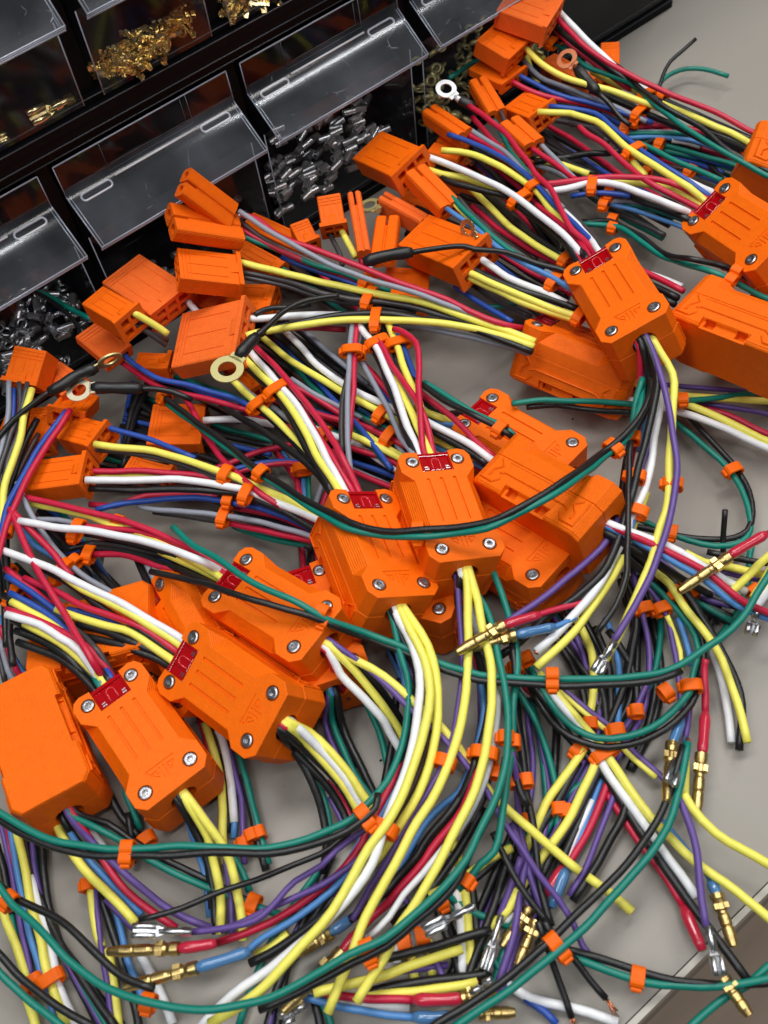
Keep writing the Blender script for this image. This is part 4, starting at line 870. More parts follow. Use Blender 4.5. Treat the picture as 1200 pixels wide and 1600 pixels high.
ringclip('I', 574, 438, 40, 15, 16, 52); ringclip('I', 577, 465, 40, 8, 21, 50); ringclip('I', 587, 499, 40, 0, 22, 48)
wires('F', '''
R 54 62 | 733,165,60 742,168 783,202 825,254 836,270 861,297 877,328 894,360 911,374 932,400
R 50 60 | 838,320 842,326 873,347 898,370 921,402
W 58 62 | 638,236 644,239 696,255 732,270 773,289 802,305 825,322 857,347 888,374 917,410
K 54 58 | 690,278 711,287 752,297 798,310 811,324 846,347 877,374 900,410
Y 52 56 | 668,264 690,272 732,280 784,299 806,312
Y 54 54 | 690,235 700,237 731,239 773,256 815,281 831,293 842,303 857,324 882,347 895,370
B 56 58 | 700,210 712,214 752,229 794,252 833,283 848,299 872,326 898,351 942,396
W 50 54 | 880,330 888,335 909,357 930,380
D 48 54 | 876,322 884,330 909,349 935,378
A 54 56 | 730,200 773,227 798,245 835,285 880,325
R 52 54 | 716,202 721,204 763,227 794,248 830,278
R 50 50 | 738,183 744,189 771,220 790,240
G 50 48 | 764,175 769,181 783,206 800,241 825,268 840,290
N 56 52 | 780,168 783,172 788,188 794,204 800,220
K 44 48 | 820,330 850,355 880,390
''')
ringclip('F', 812, 312, 36, 24, 20, 57); ringclip('F', 836, 291, 30, 28, 15, 56)
wires('J', '''
L 56 50 | 698,326 705,332 752,364 784,391 815,410 857,430 894,453 930,470
G 57 52 | 706,308 711,314 742,345 773,372 796,391 830,412
D 57 50 | 716,310 721,316 752,349 784,378 815,399 850,420
Y12 55 50 | 708,318 713,324 740,349 765,370
W 50 44 | 732,390 738,395 773,420 805,439 857,460 885,474
K 46 44 | 724,412 732,418 794,447 857,466 905,484
Y 46 44 | 722,421 730,426 784,449 836,472 905,496
Y 42 42 | 722,428 780,456 836,480 900,500
R 42 40 | 724,400 734,405 770,425 820,450 870,470
R 36 40 | 738,322 760,342 794,368 846,399 890,420
Y 42 46 | 733,293 740,301 763,320 784,343 815,368 846,389 884,410
K 40 46 | 745,290 775,318 815,355 850,380 885,402
B 30 32 | 710,448 719,455 752,474 800,503
D 28 28 | 730,440 770,466 830,495
G 26 26 | 755,480 790,478 820,470
N 34 34 | 730,345 780,370 840,405
K 36 38 | 720,305 760,320 800,345 840,375
A 40 40 | 836,415 860,428 892,448
R 40 44 | 985,412 1010,426 1040,440 1068,455
W 38 42 | 1000,424 1030,434 1065,448
K 36 40 | 985,428 1020,446 1060,466
K 34 38 | 985,438 1020,456 1055,476
A 32 36 | 990,448 1022,460 1055,474
R 30 34 | 1000,464 1025,475 1050,490
''')
ringclip('J', 866, 440, 36, 16, 18, 48); ringclip('J', 884, 406, 34, 18, 12, 46); ringclip('J', 906, 494, 36, 15, 16, 44)
wires('G', '''
D 46 50 | 890,194 900,197 931,201 958,220 985,250
D 44 48 | 850,185 880,190 920,200 950,222
B 50 52 | 892,306 900,305 942,301 985,306
A 44 46 | 940,315 950,314 983,314 1015,320
L13 42 46 | 948,318 956,322 1004,332 1065,355 1080,360
G 42 46 | 975,318 983,320 1025,328 1067,343 1085,352
K 48 52 | 930,292 973,302 1010,318 1050,332 1080,345
W 54 58 | 845,303 870,297 900,291 931,285 973,291 1015,307 1056,324 1092,340
Y 48 54 | 930,280 942,282 1004,287 1035,293 1067,303 1105,326
R 56 60 | 840,288 870,286 900,282 952,276 1004,278 1046,285 1112,316
R 58 57 | 905,198 915,207 942,224 983,262 1025,291 1067,312 1098,330
W 50 54 | 1060,276 1096,293 1122,304
B 58 58 | 858,166 870,166 900,170 931,178 952,195 983,220 1004,237 1046,264 1087,297 1116,311
Y 59 60 | 840,175 846,175 887,177 900,180 931,189 958,212 979,230 1004,247 1046,274 1077,293 1108,320
Y 52 52 | 985,250 1000,265 1008,275
G 46 48 | 1000,224 1017,232 1056,251 1127,282
R 50 50 | 819,224 825,227 867,256 900,281 915,290
A 50 50 | 832,212 838,216 867,248 896,277 905,288
Y 42 42 | 838,250 850,254 880,258 920,272
K 44 40 | 835,252 880,247 920,240 950,240
A 40 40 | 838,258 865,268 890,280
K 42 42 | 870,245 900,260 930,272
K16 34 40 | 903,347 910,349 952,346 973,355 1000,368 1040,398,46 1083,405,60 1133,417 1200,452 1240,470
G 36 40 | 905,350 952,352 973,358 1000,376 1033,400,44 1053,407 1117,427,58 1167,450 1200,467 1240,482
''')
ringclip('G', 991, 236, 32, 24, 19, 57); ringclip('G', 925, 289, 40, 2, 18, 55); ringclip('G', 951, 303, 40, 4, 8, 48); ringclip('G', 944, 318, 40, 8, 12, 44); ringclip('G', 957, 343, 34, 8, 7, 36, 2.4); ringclip('G', 957, 356, 34, 8, 7, 37, 2.4); ringclip('G', 1142, 438, 36, 16, 8, 60, 2.2); ringclip('G', 1151, 424, 36, 16, 7, 62, 2.2); ringclip('G', 1008, 271, 36, 20, 8, 48)
wires('H', '''
W 76 46 | 866,6 875,19 921,67 971,113 992,129 1020,146
R 74 40 | 862,16 871,29 908,67 950,98 992,121 1054,150 1117,175 1179,208 1190,214
K16 64 44 | 770,20 800,33 858,54 929,83 971,108 1000,138 1033,163 1096,200 1142,238 1200,267 1240,284
G 56 46 | 815,58 833,63 879,75 917,104 950,117 983,129 1008,150 1054,188 1117,229 1200,275 1240,292
K 70 46 | 855,30 867,42 929,90 985,130 1033,160
R 68 46 | 858,36 890,68 940,108 985,140
Y 66 46 | 812,64 821,75 846,100 883,121 920,133 950,140 1000,158 1046,175
Y 44 40 | 925,112 950,125 992,142 1046,167 1096,188 1142,208 1180,228
K 42 38 | 1020,148 1033,154 1117,192 1180,220
K 38 36 | 1010,156 1060,180 1120,210 1176,232
K 42 40 | 880,125 930,140 980,165 1040,190 1110,225
A 54 42 | 808,84 812,88 846,121 908,146 971,171 1010,190
D 52 40 | 803,88 830,112 880,140 940,166 990,186
D 48 38 | 808,100 840,120 880,150 940,178
B 54 40 | 806,115 812,119 867,146 929,163 983,179 1020,192
R 54 40 | 796,125 804,129 838,146 879,156 933,167 967,179
R 36 34 | 970,203 983,200 1033,196 1092,204 1120,214
A 34 32 | 975,208 1000,206 1033,206 1070,208
G 34 32 | 970,212 983,209 1030,208 1067,208 1110,212
L 32 30 | 975,216 1030,214 1080,220 1140,240
K 30 28 | 950,240 1000,226 1050,212 1090,205
G 26 28 | 1000,216 1050,230 1100,244 1160,262
G 24 26 | 1010,228 1060,240 1110,250 1165,258
B 22 24 | 1010,235 1070,250 1130,270
R 20 22 | 1020,245 1080,262 1130,278
B 20 22 | 1060,262 1100,275 1140,290 1180,296
K 24 24 | 1060,205 1090,235 1120,270 1140,285
W 30 28 | 1050,218 1075,222 1095,228
L 28 28 | 1100,212 1130,225 1175,240
K 34 40 | 1100,205 1150,228 1180,240
N 20 22 | 1040,258 1090,270 1120,278
Y 30 30 | 820,80 830,110 840,130
G 44 50 | 752,92 735,100 718,112 702,122
Y 50 48 | 816,70 830,80 850,92
''')
ringclip('H', 1010, 150, 30, 25, 14, 48); ringclip('H', 1036, 150, 34, 18, 10, 43); ringclip('H', 1001, 175, 36, 15, 18, 44); ringclip('H', 866, 66, 36, 14, 15, 58); ringclip('H', 976, 200, 40, 4, 11, 38); ringclip('H', 994, 190, 36, 12, 8, 40); ringclip('H', 1078, 268, 36, 14, 11, 24); ringclip('H', 1030, 225, 36, 8, 9, 28)
wires('R', '''
K13 18 24 | 1030,137 1036,118 1047,97 1066,80 1087,61
G 12 12 | 1026,142 1032,130 1043,119 1073,107 1100,108 1138,119
R 22 20 | 935,90 950,100 980,120
K 16 16 | 965,125 1010,150 1030,137
''')
# outputs of the propped-up box
wires('F', '''
R 58 22 | 990,535 993,550 1000,600 998,667 990,700 982,745
L 56 22 | 996,540 1003,560 1010,617 1003,665 995,705
G 54 20 | 1004,590 990,647 985,690 980,733 970,770 958,800
K 63 26 | 1006,528 1015,543 1027,583 1023,627 1013,673 1000,720 990,767 977,805 950,883 900,933 850,967 800,1013 770,1030
K 60 24 | 1000,532 1009,560 1016,600 1008,640 990,680 975,740 972,790
W 46 32 | 1010,530 1014,545 1030,583,42 1033,617,46 1023,683 1007,767 987,807 967,857 933,917 883,977 838,1018
Y 36 28 | 1010,770 993,813 973,867 947,917 900,983 838,1043
L14 40 26 | 990,812 975,860 950,905 940,925
Y 60 28 | 1024,532 1030,547 1050,583 1052,633 1047,700 1045,767 1040,800 1033,822 1022,860 1012,890 1000,920 975,975 945,1032
P16 66 32 | 1010,518 1014,526 1027,567 1040,617 1053,683 1057,750 1052,785 1040,832 1023,884 992,947 958,1003
P16 36 34 | 1024,600 1021,640,38 1019,660,44 1010,700 987,777 970,800 950,843 910,883 850,933 800,967 775,990 758,1004
K14 52 40 | 985,690 982,760 981,842 977,905 962,947 933,988
D 50 44 | 1020,560 1024,600 1020,640
''')
ringclip('F', 993, 745, -8, 40, 15, 46); ringclip('F', 1051, 757, -2, 40, 15, 44); ringclip('F', 996, 800, -14, 36, 16, 42); ringclip('F', 991, 685, -4, 40, 8, 42)
spade('F', (929, 1052), (958, 1002), 30, 32, .5, 1.0)
core('F', (842, 1014), (838, 1020), 32, 1.2)
wires('I', '''
G 30 22 | 800,631 827,627 883,626 940,628 990,632 1010,634
K16 26 20 | 823,636 870,634 933,641 990,645
P 22 14 | 975,606 1057,603 1133,609 1200,617 1240,622
Y 24 14 | 972,612 1010,614 1057,617 1122,622 1200,627 1240,630
Y 22 16 | 980,618 1040,624 1077,633 1133,657 1200,690 1240,708
W 20 16 | 978,624 1040,637 1083,650 1133,670 1200,700 1240,716
K 18 14 | 985,625 1050,632 1120,655 1200,692
R 16 12 | 990,620 1080,630 1140,650 1200,678 1240,692
P 18 12 | 985,615 1080,626 1140,636 1200,648 1240,656
G 22 14 | 1055,628 1067,627 1133,620 1200,610 1240,606
G 14 12 | 1048,648 1060,663 1100,697 1133,727 1160,767 1169,795 1172,830 1158,847 1117,853 1075,845 1044,832 1000,812
K16 14 12 | 1058,630 1063,637 1100,677 1143,723 1170,767 1176,801 1168,828 1148,841 1117,843 1054,836 998,824 970,816
K14 22 10 | 1133,797 1131,822 1130,842 1130,865
''')
ringclip('I', 1066, 625, 40, -2, 9, 24); ringclip('I', 1146, 735, 26, 34, 13, 15); ringclip('I', 1049, 833, 40, 8, 12, 14)
wires('K', '''
K 44 14 | 945,834 981,857 1033,884 1067,905 1110,930
K 42 12 | 945,838 981,874 1012,897 1050,925
K 40 12 | 946,836 1000,874 1040,905
L 46 18 | 938,822 950,826 992,845 1033,867 1096,903 1148,945 1200,966 1240,980
R 48 20 | 938,812 950,815 992,832 1033,857 1096,890 1137,920 1165,942 1200,958 1240,975
W 49 22 | 940,808 992,828 1044,853 1092,882 1117,897 1165,924
Y 24 16 | 1070,864 1079,870 1100,878 1137,886 1200,899 1240,905
P14 20 12 | 1108,888 1123,892 1158,901 1200,908
P14 12 8 | 1065,918 1079,924 1108,938 1140,946 1170,955
Y 22 10 | 1012,884 1027,897 1046,913 1075,955 1106,995 1127,1030 1153,1100 1168,1160
K 20 6 | 1040,900 1073,927 1117,1000 1157,1083 1155,1172
W 6 4 | 1100,995 1117,1027 1133,1083 1143,1160
G 22 8 | 985,880 1000,893 1047,940 1077,977 1090,1013 1083,1053 1077,1083
K16 20 8 | 1010,885 1027,900 1067,950 1097,1000 1100,1033 1090,1067
P 20 8 | 978,868 987,887 1003,953 1013,1007 1015,1050 1000,1093 973,1143 953,1170
P 18 6 | 1008,910 1017,923 1040,960 1053,1007 1060,1060 1064,1110
Y13 16 6 | 1042,962 1050,980 1063,1017 1063,1053
K 16 6 | 975,895 983,917 996,967 987,1017 980,1053 962,1109 942,1153 923,1201
G 16 6 | 960,840 985,872 1010,900 1050,945
L 14 6 | 1060,965 1072,1000 1080,1040
Y 26 20 | 1142,926 1170,898 1200,870 1240,835
Y 24 20 | 1177,934 1190,914 1200,897 1230,850
W 24 20 | 1181,949 1192,934 1205,915 1230,880
R14 36 40 | 1198,834 1220,826 1250,815
K16 16 14 | 1105,862 1158,874 1200,880 1240,886
G 8 8 | 1175,850 1172,870 1170,900 1150,960 1120,1000
K 6 6 | 1125,940 1115,965 1105,985
''')
ringclip('K', 1060, 925, 30, 34, 12, 18); ringclip('K', 1034, 952, 20, 36, 13, 16); ringclip('K', 1008, 952, 16, 38, 12, 16); ringclip('K', 1080, 930, 30, 30, 10, 14); ringclip('K', 1178, 925, 30, -20, 10, 20)
bullet('K', (1060, 925), (1139, 870), 34, 38); shrink('K', [(1137, 870), (1165, 853), (1198, 834)], 38, 40, 2.5, 'rsleeve', 'red_sleeve')
spade('K', (1172, 992), (1183, 948), 20, 24, .2)
core('K', (1150, 918), (1142, 926), 26); core('K', (1180, 929), (1177, 935), 24); copper_end('K', (1180, 950), (1184, 944), 24)
# middle box, right-hand centre box, crossing arcs
wires('D', '''
K 44 12 | 610,952 618,962 630,1000 647,1033 653,1073 646,1117 635,1160 612,1210 590,1258 575,1300
K 40 12 | 616,955 640,990 660,1040 664,1090 657,1140
G 44 40 | 600,955 602,963 623,1013 637,1053 638,1085,34 633,1142 623,1184 604,1222 573,1257 550,1278 515,1297 462,1317 400,1326 300,1322 207,1326 133,1323 67,1307 0,1270 -40,1240
K16 40 36 | 590,1240 587,1263 556,1290 525,1307 470,1324 420,1334 333,1332 233,1337 133,1335 67,1317 0,1283 -40,1256
W 46 20 | 612,948 617,953 630,983 645,1010 655,1050 656,1090 653,1110 648,1153 635,1201 622,1235 600,1295 581,1350 556,1387 525,1425 500,1450 460,1482 421,1514 383,1540 327,1590 300,1620
L 22 16 | 618,1005 632,1067 641,1125 635,1174 619,1226 600,1267 577,1305 552,1354 515,1394 473,1427 431,1454 400,1474 385,1488
R 22 14 | 626,1185 612,1222 587,1272 567,1315 537,1356 500,1390 442,1431 400,1451 337,1474
Y 48 24 | 625,944 630,950 643,987 663,1030 672,1083 665,1132 654,1174 637,1222 612,1274 577,1324 535,1398 504,1442 473,1475 442,1512 400,1553 327,1600
Y 48 22 | 634,944 637,950 657,987 677,1030 684,1077 681,1142 671,1197 654,1238 631,1280 610,1313 585,1350
N 38 16 | 650,1000 672,1080 671,1142 660,1195 642,1236 621,1276 600,1310
P 26 20 | 590,1285 556,1305 525,1328 504,1352 462,1377 421,1419 400,1437 333,1453 300,1456
P 22 18 | 575,1330 525,1369 473,1396 431,1415 400,1431 345,1455
K 24 12 | 600,1310 560,1375 510,1425 460,1465 420,1490 390,1505
Y 14 10 | 450,1458 425,1480 400,1492
''')
fill('D', [(620, 1010), (650, 1080), (645, 1150), (615, 1240), (570, 1330), (520, 1400)], 5, 14, 8, 14, 'KPKRL')
ringclip('D', 566, 1270, 30, -26, 9, 39, 2.3); ringclip('D', 575, 1286, 30, -26, 9, 37, 2.3); ringclip('D', 598, 1294, -16, 34, 24, 31, 4.2); ringclip('D', 200, 1324, 40, 0, 8, 37, 2.2); ringclip('D', 198, 1341, 40, 0, 8, 36, 2.2); ringclip('D', 617, 1300, -16, 34, 8, 24)
spade('D', (207, 1454), (300, 1456), 24, 22, .2, .9)
bullet('D', (167, 1487), (280, 1482), 18, 20); shrink('D', [(277, 1482), (305, 1479), (338, 1474)], 20, 20, 2.5, 'rsleeve', 'red_sleeve')
bullet('D', (193, 1543), (308, 1512), 22, 24); shrink('D', [(305, 1513), (345, 1501), (390, 1486)], 24, 22, 2.5, 'bsleeve', 'blue_sleeve')
wires('E', '''
W 42 18 | 710,884 713,893 727,930 740,967 746,990 752,1020
K 40 16 | 700,888 705,897 717,943 733,990 748,1030 755,1067 762,1110
Y 44 20 | 726,880 730,887 733,933 732,993 730,1033 728,1080 721,1132 709,1170 694,1209 673,1253 642,1301 617,1350 594,1392 571,1433 558,1467 546,1500 535,1527 512,1583
Y 44 22 | 735,884 738,900 747,940 753,983 767,1033 769,1083 766,1115 760,1163 754,1195 742,1236 725,1272 704,1311 683,1352 662,1390 642,1425 620,1455 600,1496 577,1531 557,1566
P 38 20 | 706,905 712,933 720,983 722,1033 720,1080 714,1122 702,1170 687,1205 662,1247 631,1297 605,1345 577,1387 560,1421 550,1438
K 36 14 | 740,915 752,960 762,1010 768,1060 764,1110 756,1153 744,1190 725,1236 704,1267 683,1292 662,1320 652,1337 621,1371 600,1394 560,1428 530,1450
K 30 12 | 745,1180 735,1215 715,1255 690,1290 660,1325 630,1360
W14 32 18 | 770,1060 777,1095 771,1159 765,1199 750,1240 729,1280 692,1326 662,1365 631,1398 608,1433 573,1467
R 28 14 | 748,1200 723,1263 700,1297 673,1328 662,1346 631,1381 608,1410 587,1427 560,1455
L 26 14 | 750,1060 756,1110 745,1170 729,1213 717,1238 694,1257 669,1282 652,1305 631,1342 610,1375 580,1410 552,1432
G 40 26 | 745,915 750,933 763,960 777,1013 787,1067 794,1122 792,1184 783,1222 767,1263 746,1305 729,1342 708,1371 683,1396 642,1433 600,1467 546,1492 483,1527 442,1550 400,1566 333,1577 233,1567 167,1543 117,1510 67,1457 20,1413 0,1387 -40,1340
K16 36 24 | 790,1184 779,1235 760,1280 738,1325 718,1370 690,1405 650,1440 606,1478 550,1505 490,1538 445,1562 405,1578
K16 24 22 | 240,1545 190,1525 150,1490 110,1450 70,1425 20,1400 -40,1350
G 36 24 | 766,880 772,890 783,927 797,967 805,1000 808,1040 803,1100 800,1160 793,1220 785,1270 772,1330 752,1350 735,1370 715,1390
K16 34 22 | 800,1000 805,1060 800,1120 796,1165 805,1210 812,1235 826,1260
P 30 14 | 800,1175 806,1215 809,1250 811,1290
D 22 12 | 765,1200 757,1245 735,1290 710,1335 690,1360
K 18 10 | 755,1260 725,1315 690,1370 650,1410 610,1440
''')
fill('E', [(745, 1000), (760, 1080), (755, 1170), (715, 1260), (665, 1330), (600, 1400)], 5, 16, 8, 14, 'KRKLP')
ringclip('E', 757, 1180, -6, 40, 22, 29, 5.0); ringclip('E', 696, 1192, -14, 36, 15, 31, 3.6); ringclip('E', 791, 1153, 0, 40, 11, 32); ringclip('E', 805, 1160, 2, 40, 6, 30); ringclip('E', 573, 1478, 40, -18, 8, 28, 2.2); ringclip('E', 578, 1498, 40, -18, 8, 26, 2.2); ringclip('E', 776, 1208, -8, 40, 8, 24); ringclip('E', 729, 1377, 20, -30, 9, 25); ringclip('E', 805, 1222, 4, 40, 8, 22); ringclip('E', 823, 1220, 6, 40, 8, 22); ringclip('E', 232, 1567, 40, 8, 12, 24); ringclip('E', 15, 1407, 36, 30, 12, 24)
shrink('E', [(552, 1432), (535, 1446), (516, 1458)], 14, 16, 2.4, 'bsleeve', 'blue_sleeve'); bullet('E', (462, 1492), (518, 1457), 14, 16)
shrink('E', [(560, 1455), (545, 1474), (533, 1488)], 14, 16, 2.4, 'rsleeve', 'red_sleeve'); bullet('E', (441, 1582), (535, 1486), 16, 16)
core('E', (559, 1562), (557, 1567), 22); core('E', (513, 1580), (512, 1584), 20)
spade('E', (440, 1592), (478, 1566), 12, 14, .6)
wires('C', '''
G16 50 40 | 270,823 300,850 350,880,58 400,913,60 467,943,60 510,967,56 567,987,44 633,1013,40 700,1040 750,1055 800,1059 862,1061 925,1061 987,1058 1029,1052 1060,1040,30 1096,1017 1127,997 1158,967 1175,942 1200,900 1220,860
K16 46 36 | 235,893 300,907,50 350,923,58 400,938,60 483,963,58 525,979,52 567,994,42 633,1021,38 700,1048 750,1063 800,1068 862,1071 925,1071 987,1068 1032,1061 1065,1048
P 42 10 | 512,990 517,997 543,1017 577,1047 617,1083 650,1116 687,1149 725,1190 760,1235 784,1282 811,1319 842,1365 874,1408 897,1446 910,1477 928,1498
Y 42 12 | 515,1008 523,1013 560,1033 600,1057 630,1083 660,1108 690,1136 717,1170 740,1205 770,1243 786,1258 832,1300 874,1335 906,1362
Y 43 12 | 500,1001 507,1007 533,1030 567,1063 597,1100 613,1123 628,1150 645,1185
W 42 12 | 494,1010 500,1017 533,1053 567,1090 600,1127 608,1142 625,1170 640,1200
K 38 10 | 530,1020 547,1030 587,1070 617,1110 640,1150
K 34 8 | 540,1035 575,1075 605,1125 625,1170
R 38 14 | 492,1020 505,1035 525,1060 545,1090
G 14 8 | 565,1085 575,1103 592,1142 602,1180 606,1205
K 18 8 | 626,1060 621,1080 615,1142 608,1184 600,1230
Y 10 8 | 918,1370 950,1393 988,1425
B 20 8 | 620,1085 660,1118 700,1160 735,1200
''')
ringclip('C', 505, 955, 34, 14, 8, 56, 2.2); ringclip('C', 506, 972, 34, 14, 8, 53, 2.2); ringclip('C', 863, 1054, 40, 0, 8, 40, 2.2); ringclip('C', 863, 1070, 40, 0, 7, 38, 2.2)
core('C', (983, 1421), (988, 1425), 8, 1.1); core('C', (903, 1360), (906, 1362), 12)
wires('Q', '''
P 14 6 | 498,1080 500,1090 508,1126 517,1159 530,1185 548,1220
G 15 6 | 506,1078 508,1088 519,1126 535,1167 554,1209 575,1240 600,1275
L 13 6 | 515,1078 517,1088 522,1110 532,1140
K 14 6 | 524,1080 527,1092 535,1132 552,1174 573,1217 590,1250
K 10 4 | 515,1092 525,1130 540,1165 555,1200
''')
wires('B', '''
Y 34 14 | 450,1110 456,1117 483,1144 515,1174 542,1205 562,1234 573,1251 595,1285
Y 34 13 | 440,1120 446,1126 473,1155 504,1188 533,1222 552,1251 570,1285
W 33 13 | 455,1128 471,1142 500,1170 525,1199 546,1226 560,1252 580,1285
R 32 14 | 436,1128 442,1134 462,1151 485,1175
K 32 12 | 428,1140 435,1145 473,1167 508,1201 537,1234 552,1261 565,1290
K 28 8 | 432,1146 442,1155 487,1201 517,1236 535,1267 548,1300
K 26 6 | 440,1158 456,1170 479,1205 496,1242 506,1278 510,1320 505,1365
G 16 6 | 470,1180 483,1197 500,1230 510,1267 516,1310 512,1350
R 14 8 | 510,1222 521,1234 544,1267 556,1290
P 12 8 | 515,1245 523,1259 535,1285 545,1310
''')
wires('A', '''
Y 26 10 | 278,1226 283,1237 307,1267 323,1307 333,1340 343,1383 344,1460
Y 26 12 | 286,1226 293,1237 320,1273 343,1313 360,1350 370,1387 377,1433 380,1470
P 26 8 | 292,1222 297,1233 323,1267 343,1310 353,1343 360,1400 363,1467
K 24 8 | 266,1240 273,1250 300,1290 320,1333 333,1383 338,1460
K 22 8 | 270,1250 285,1268 310,1310 326,1350 332,1420
L 18 6 | 280,1265 290,1283 310,1333 320,1367 328,1433
Y 10 6 | 320,1130 328,1140 340,1193 347,1250 348,1300 350,1350
R 8 6 | 312,1125 320,1145 332,1195 336,1240
W 10 6 | 340,1140 347,1153 357,1193 362,1240 366,1285
L 8 5 | 352,1170 363,1217 367,1267 365,1310
P 8 6 | 358,1170 367,1205 377,1250 380,1310 382,1350
K 6 5 | 345,1180 352,1240 356,1300
G 10 6 | 372,1170 380,1203 393,1250 400,1275 408,1310 420,1350
K 8 6 | 380,1210 392,1262 402,1310 416,1360
G 12 8 | 345,1320 360,1333 377,1360 390,1393
G 14 6 | 195,1235 207,1265 220,1295
K 12 6 | 170,1240 190,1275 222,1312
K 10 5 | 200,1270 207,1320 206,1350
''')
ringclip('A', 230, 1312, 16, 30, 12, 12); ringclip('A', 405, 1302, 12, 36, 8, 8); ringclip('A', 393, 1306, 12, 36, 8, 9); ringclip('A', 380, 1320, 2, 36, 8, 8)
wires('O', '''
L 20 14 | 0,963 10,1000 30,1042 36,1060
R 22 14 | 0,977 23,1040 30,1062
A 20 14 | 0,1000 13,1047 20,1070
D 18 12 | -8,1000 2,1040 8,1065
K 34 28 | 22,742 6,800 8,860 14,920 16,1000 20,1040
K 30 24 | 2,800 4,880 8,950 10,1010
A 54 40 | 14,596 13,646 6,683 0,710 -20,770
B 50 40 | 21,608 21,646 14,690 5,740
D 53 42 | 30,598 31,646 17,677 4,719 -10,770
D 53 42 | 43,598 33,642 31,673 13,719 0,780
Y 52 44 | 50,608 38,650 33,677 21,719 8,758 2,804 0,850
R 44 40 | 28,620 26,650 24,690
K 40 34 | 58,655 35,702 21,742 10,785 4,820
B 44 48 | 104,642 98,650 62,698 35,746 17,779 5,815 0,850
R 45 49 | 110,640 106,648 77,692 46,740 27,783 10,821 0,858 -10,890
N 36 34 | 60,678 54,685 25,746 10,790
Y 18 16 | 78,1258 83,1269 94,1302 117,1340 146,1373 177,1404 212,1442
P16 18 14 | 90,1248 94,1256 115,1283 142,1315 177,1348 219,1385 250,1412 290,1435 330,1450
L 14 12 | 100,1285 112,1304 135,1340 167,1375 221,1429
R 18 12 | 112,1246 117,1252 127,1283 146,1317 167,1354 198,1392 235,1423 275,1450
G 20 10 | 98,1246 102,1252 125,1275 156,1296 194,1317 233,1343 300,1377 367,1403 400,1416 440,1430
K16 18 8 | 120,1258 133,1271 167,1287 204,1312 267,1347 333,1380 395,1412
W 14 10 | 135,1285 142,1296 158,1319 175,1345
K 16 8 | 100,1280 125,1320 160,1358 205,1400
K13 26 20 | 217,1438 283,1420 333,1397 400,1375 462,1350 515,1326 546,1299
P 10 8 | 165,1405 190,1432 210,1452
Y 8 6 | 141,1378 146,1427 152,1458 160,1480
P 8 6 | 149,1388 154,1448 160,1496 167,1530 173,1583 176,1610
K 7 5 | 156,1395 173,1448 183,1475 190,1507 213,1583 218,1610
L 6 5 | 180,1420 188,1450 200,1500 213,1533 225,1570
Y 5 5 | 165,1485 172,1500 183,1583 186,1610
W 6 4 | 215,1485 230,1510 255,1560 270,1600
''')
ringclip('O', 5, 830, -8, 30, 14, 44); ringclip('O', 137, 1383, 4, 40, 8, 9); ringclip('O', 396, 1412, 36, 14, 13, 12)
wires('P', '''
Y 10 8 | 24,1290 29,1310 40,1365 52,1427 65,1475 72,1510 87,1560 104,1600
L 10 7 | 12,1280 18,1304 29,1375 42,1437 56,1496 63,1515 77,1560 85,1600
P 9 6 | 0,1285 4,1298 19,1371 31,1437 42,1490 50,1530
R 8 6 | 6,1290 10,1306 19,1350 26,1390
Y 8 7 | -15,1350 0,1404 17,1458 33,1500 45,1540
W 7 6 | 48,1370 56,1396 69,1442 83,1500 92,1543 113,1587 122,1610
K 8 6 | -5,1320 0,1340 10,1385 18,1430
K16 18 16 | -30,1460 0,1493 50,1543 90,1572 133,1597 160,1612
G 18 16 | -30,1485 0,1520 50,1567 83,1593 105,1610
K 6 5 | 40,1350 50,1400 62,1450 78,1500
G 6 5 | 15,1420 24,1460 36,1500
Y 6 5 | 40,1555 52,1590 58,1610
A 26 30 | 206,840 225,870 240,905
K 24 30 | 200,845 218,880 232,915
R 20 16 | 158,835 160,850 162,870
A 16 10 | 147,860 148,890 146,915
A 16 10 | 160,860 156,890 150,920
B 16 10 | 133,860 132,890 130,905
''')
ringclip('P', 78, 1532, 16, 38, 22, 10); ringclip('P', 52, 1536, 16, 38, 14, 9)
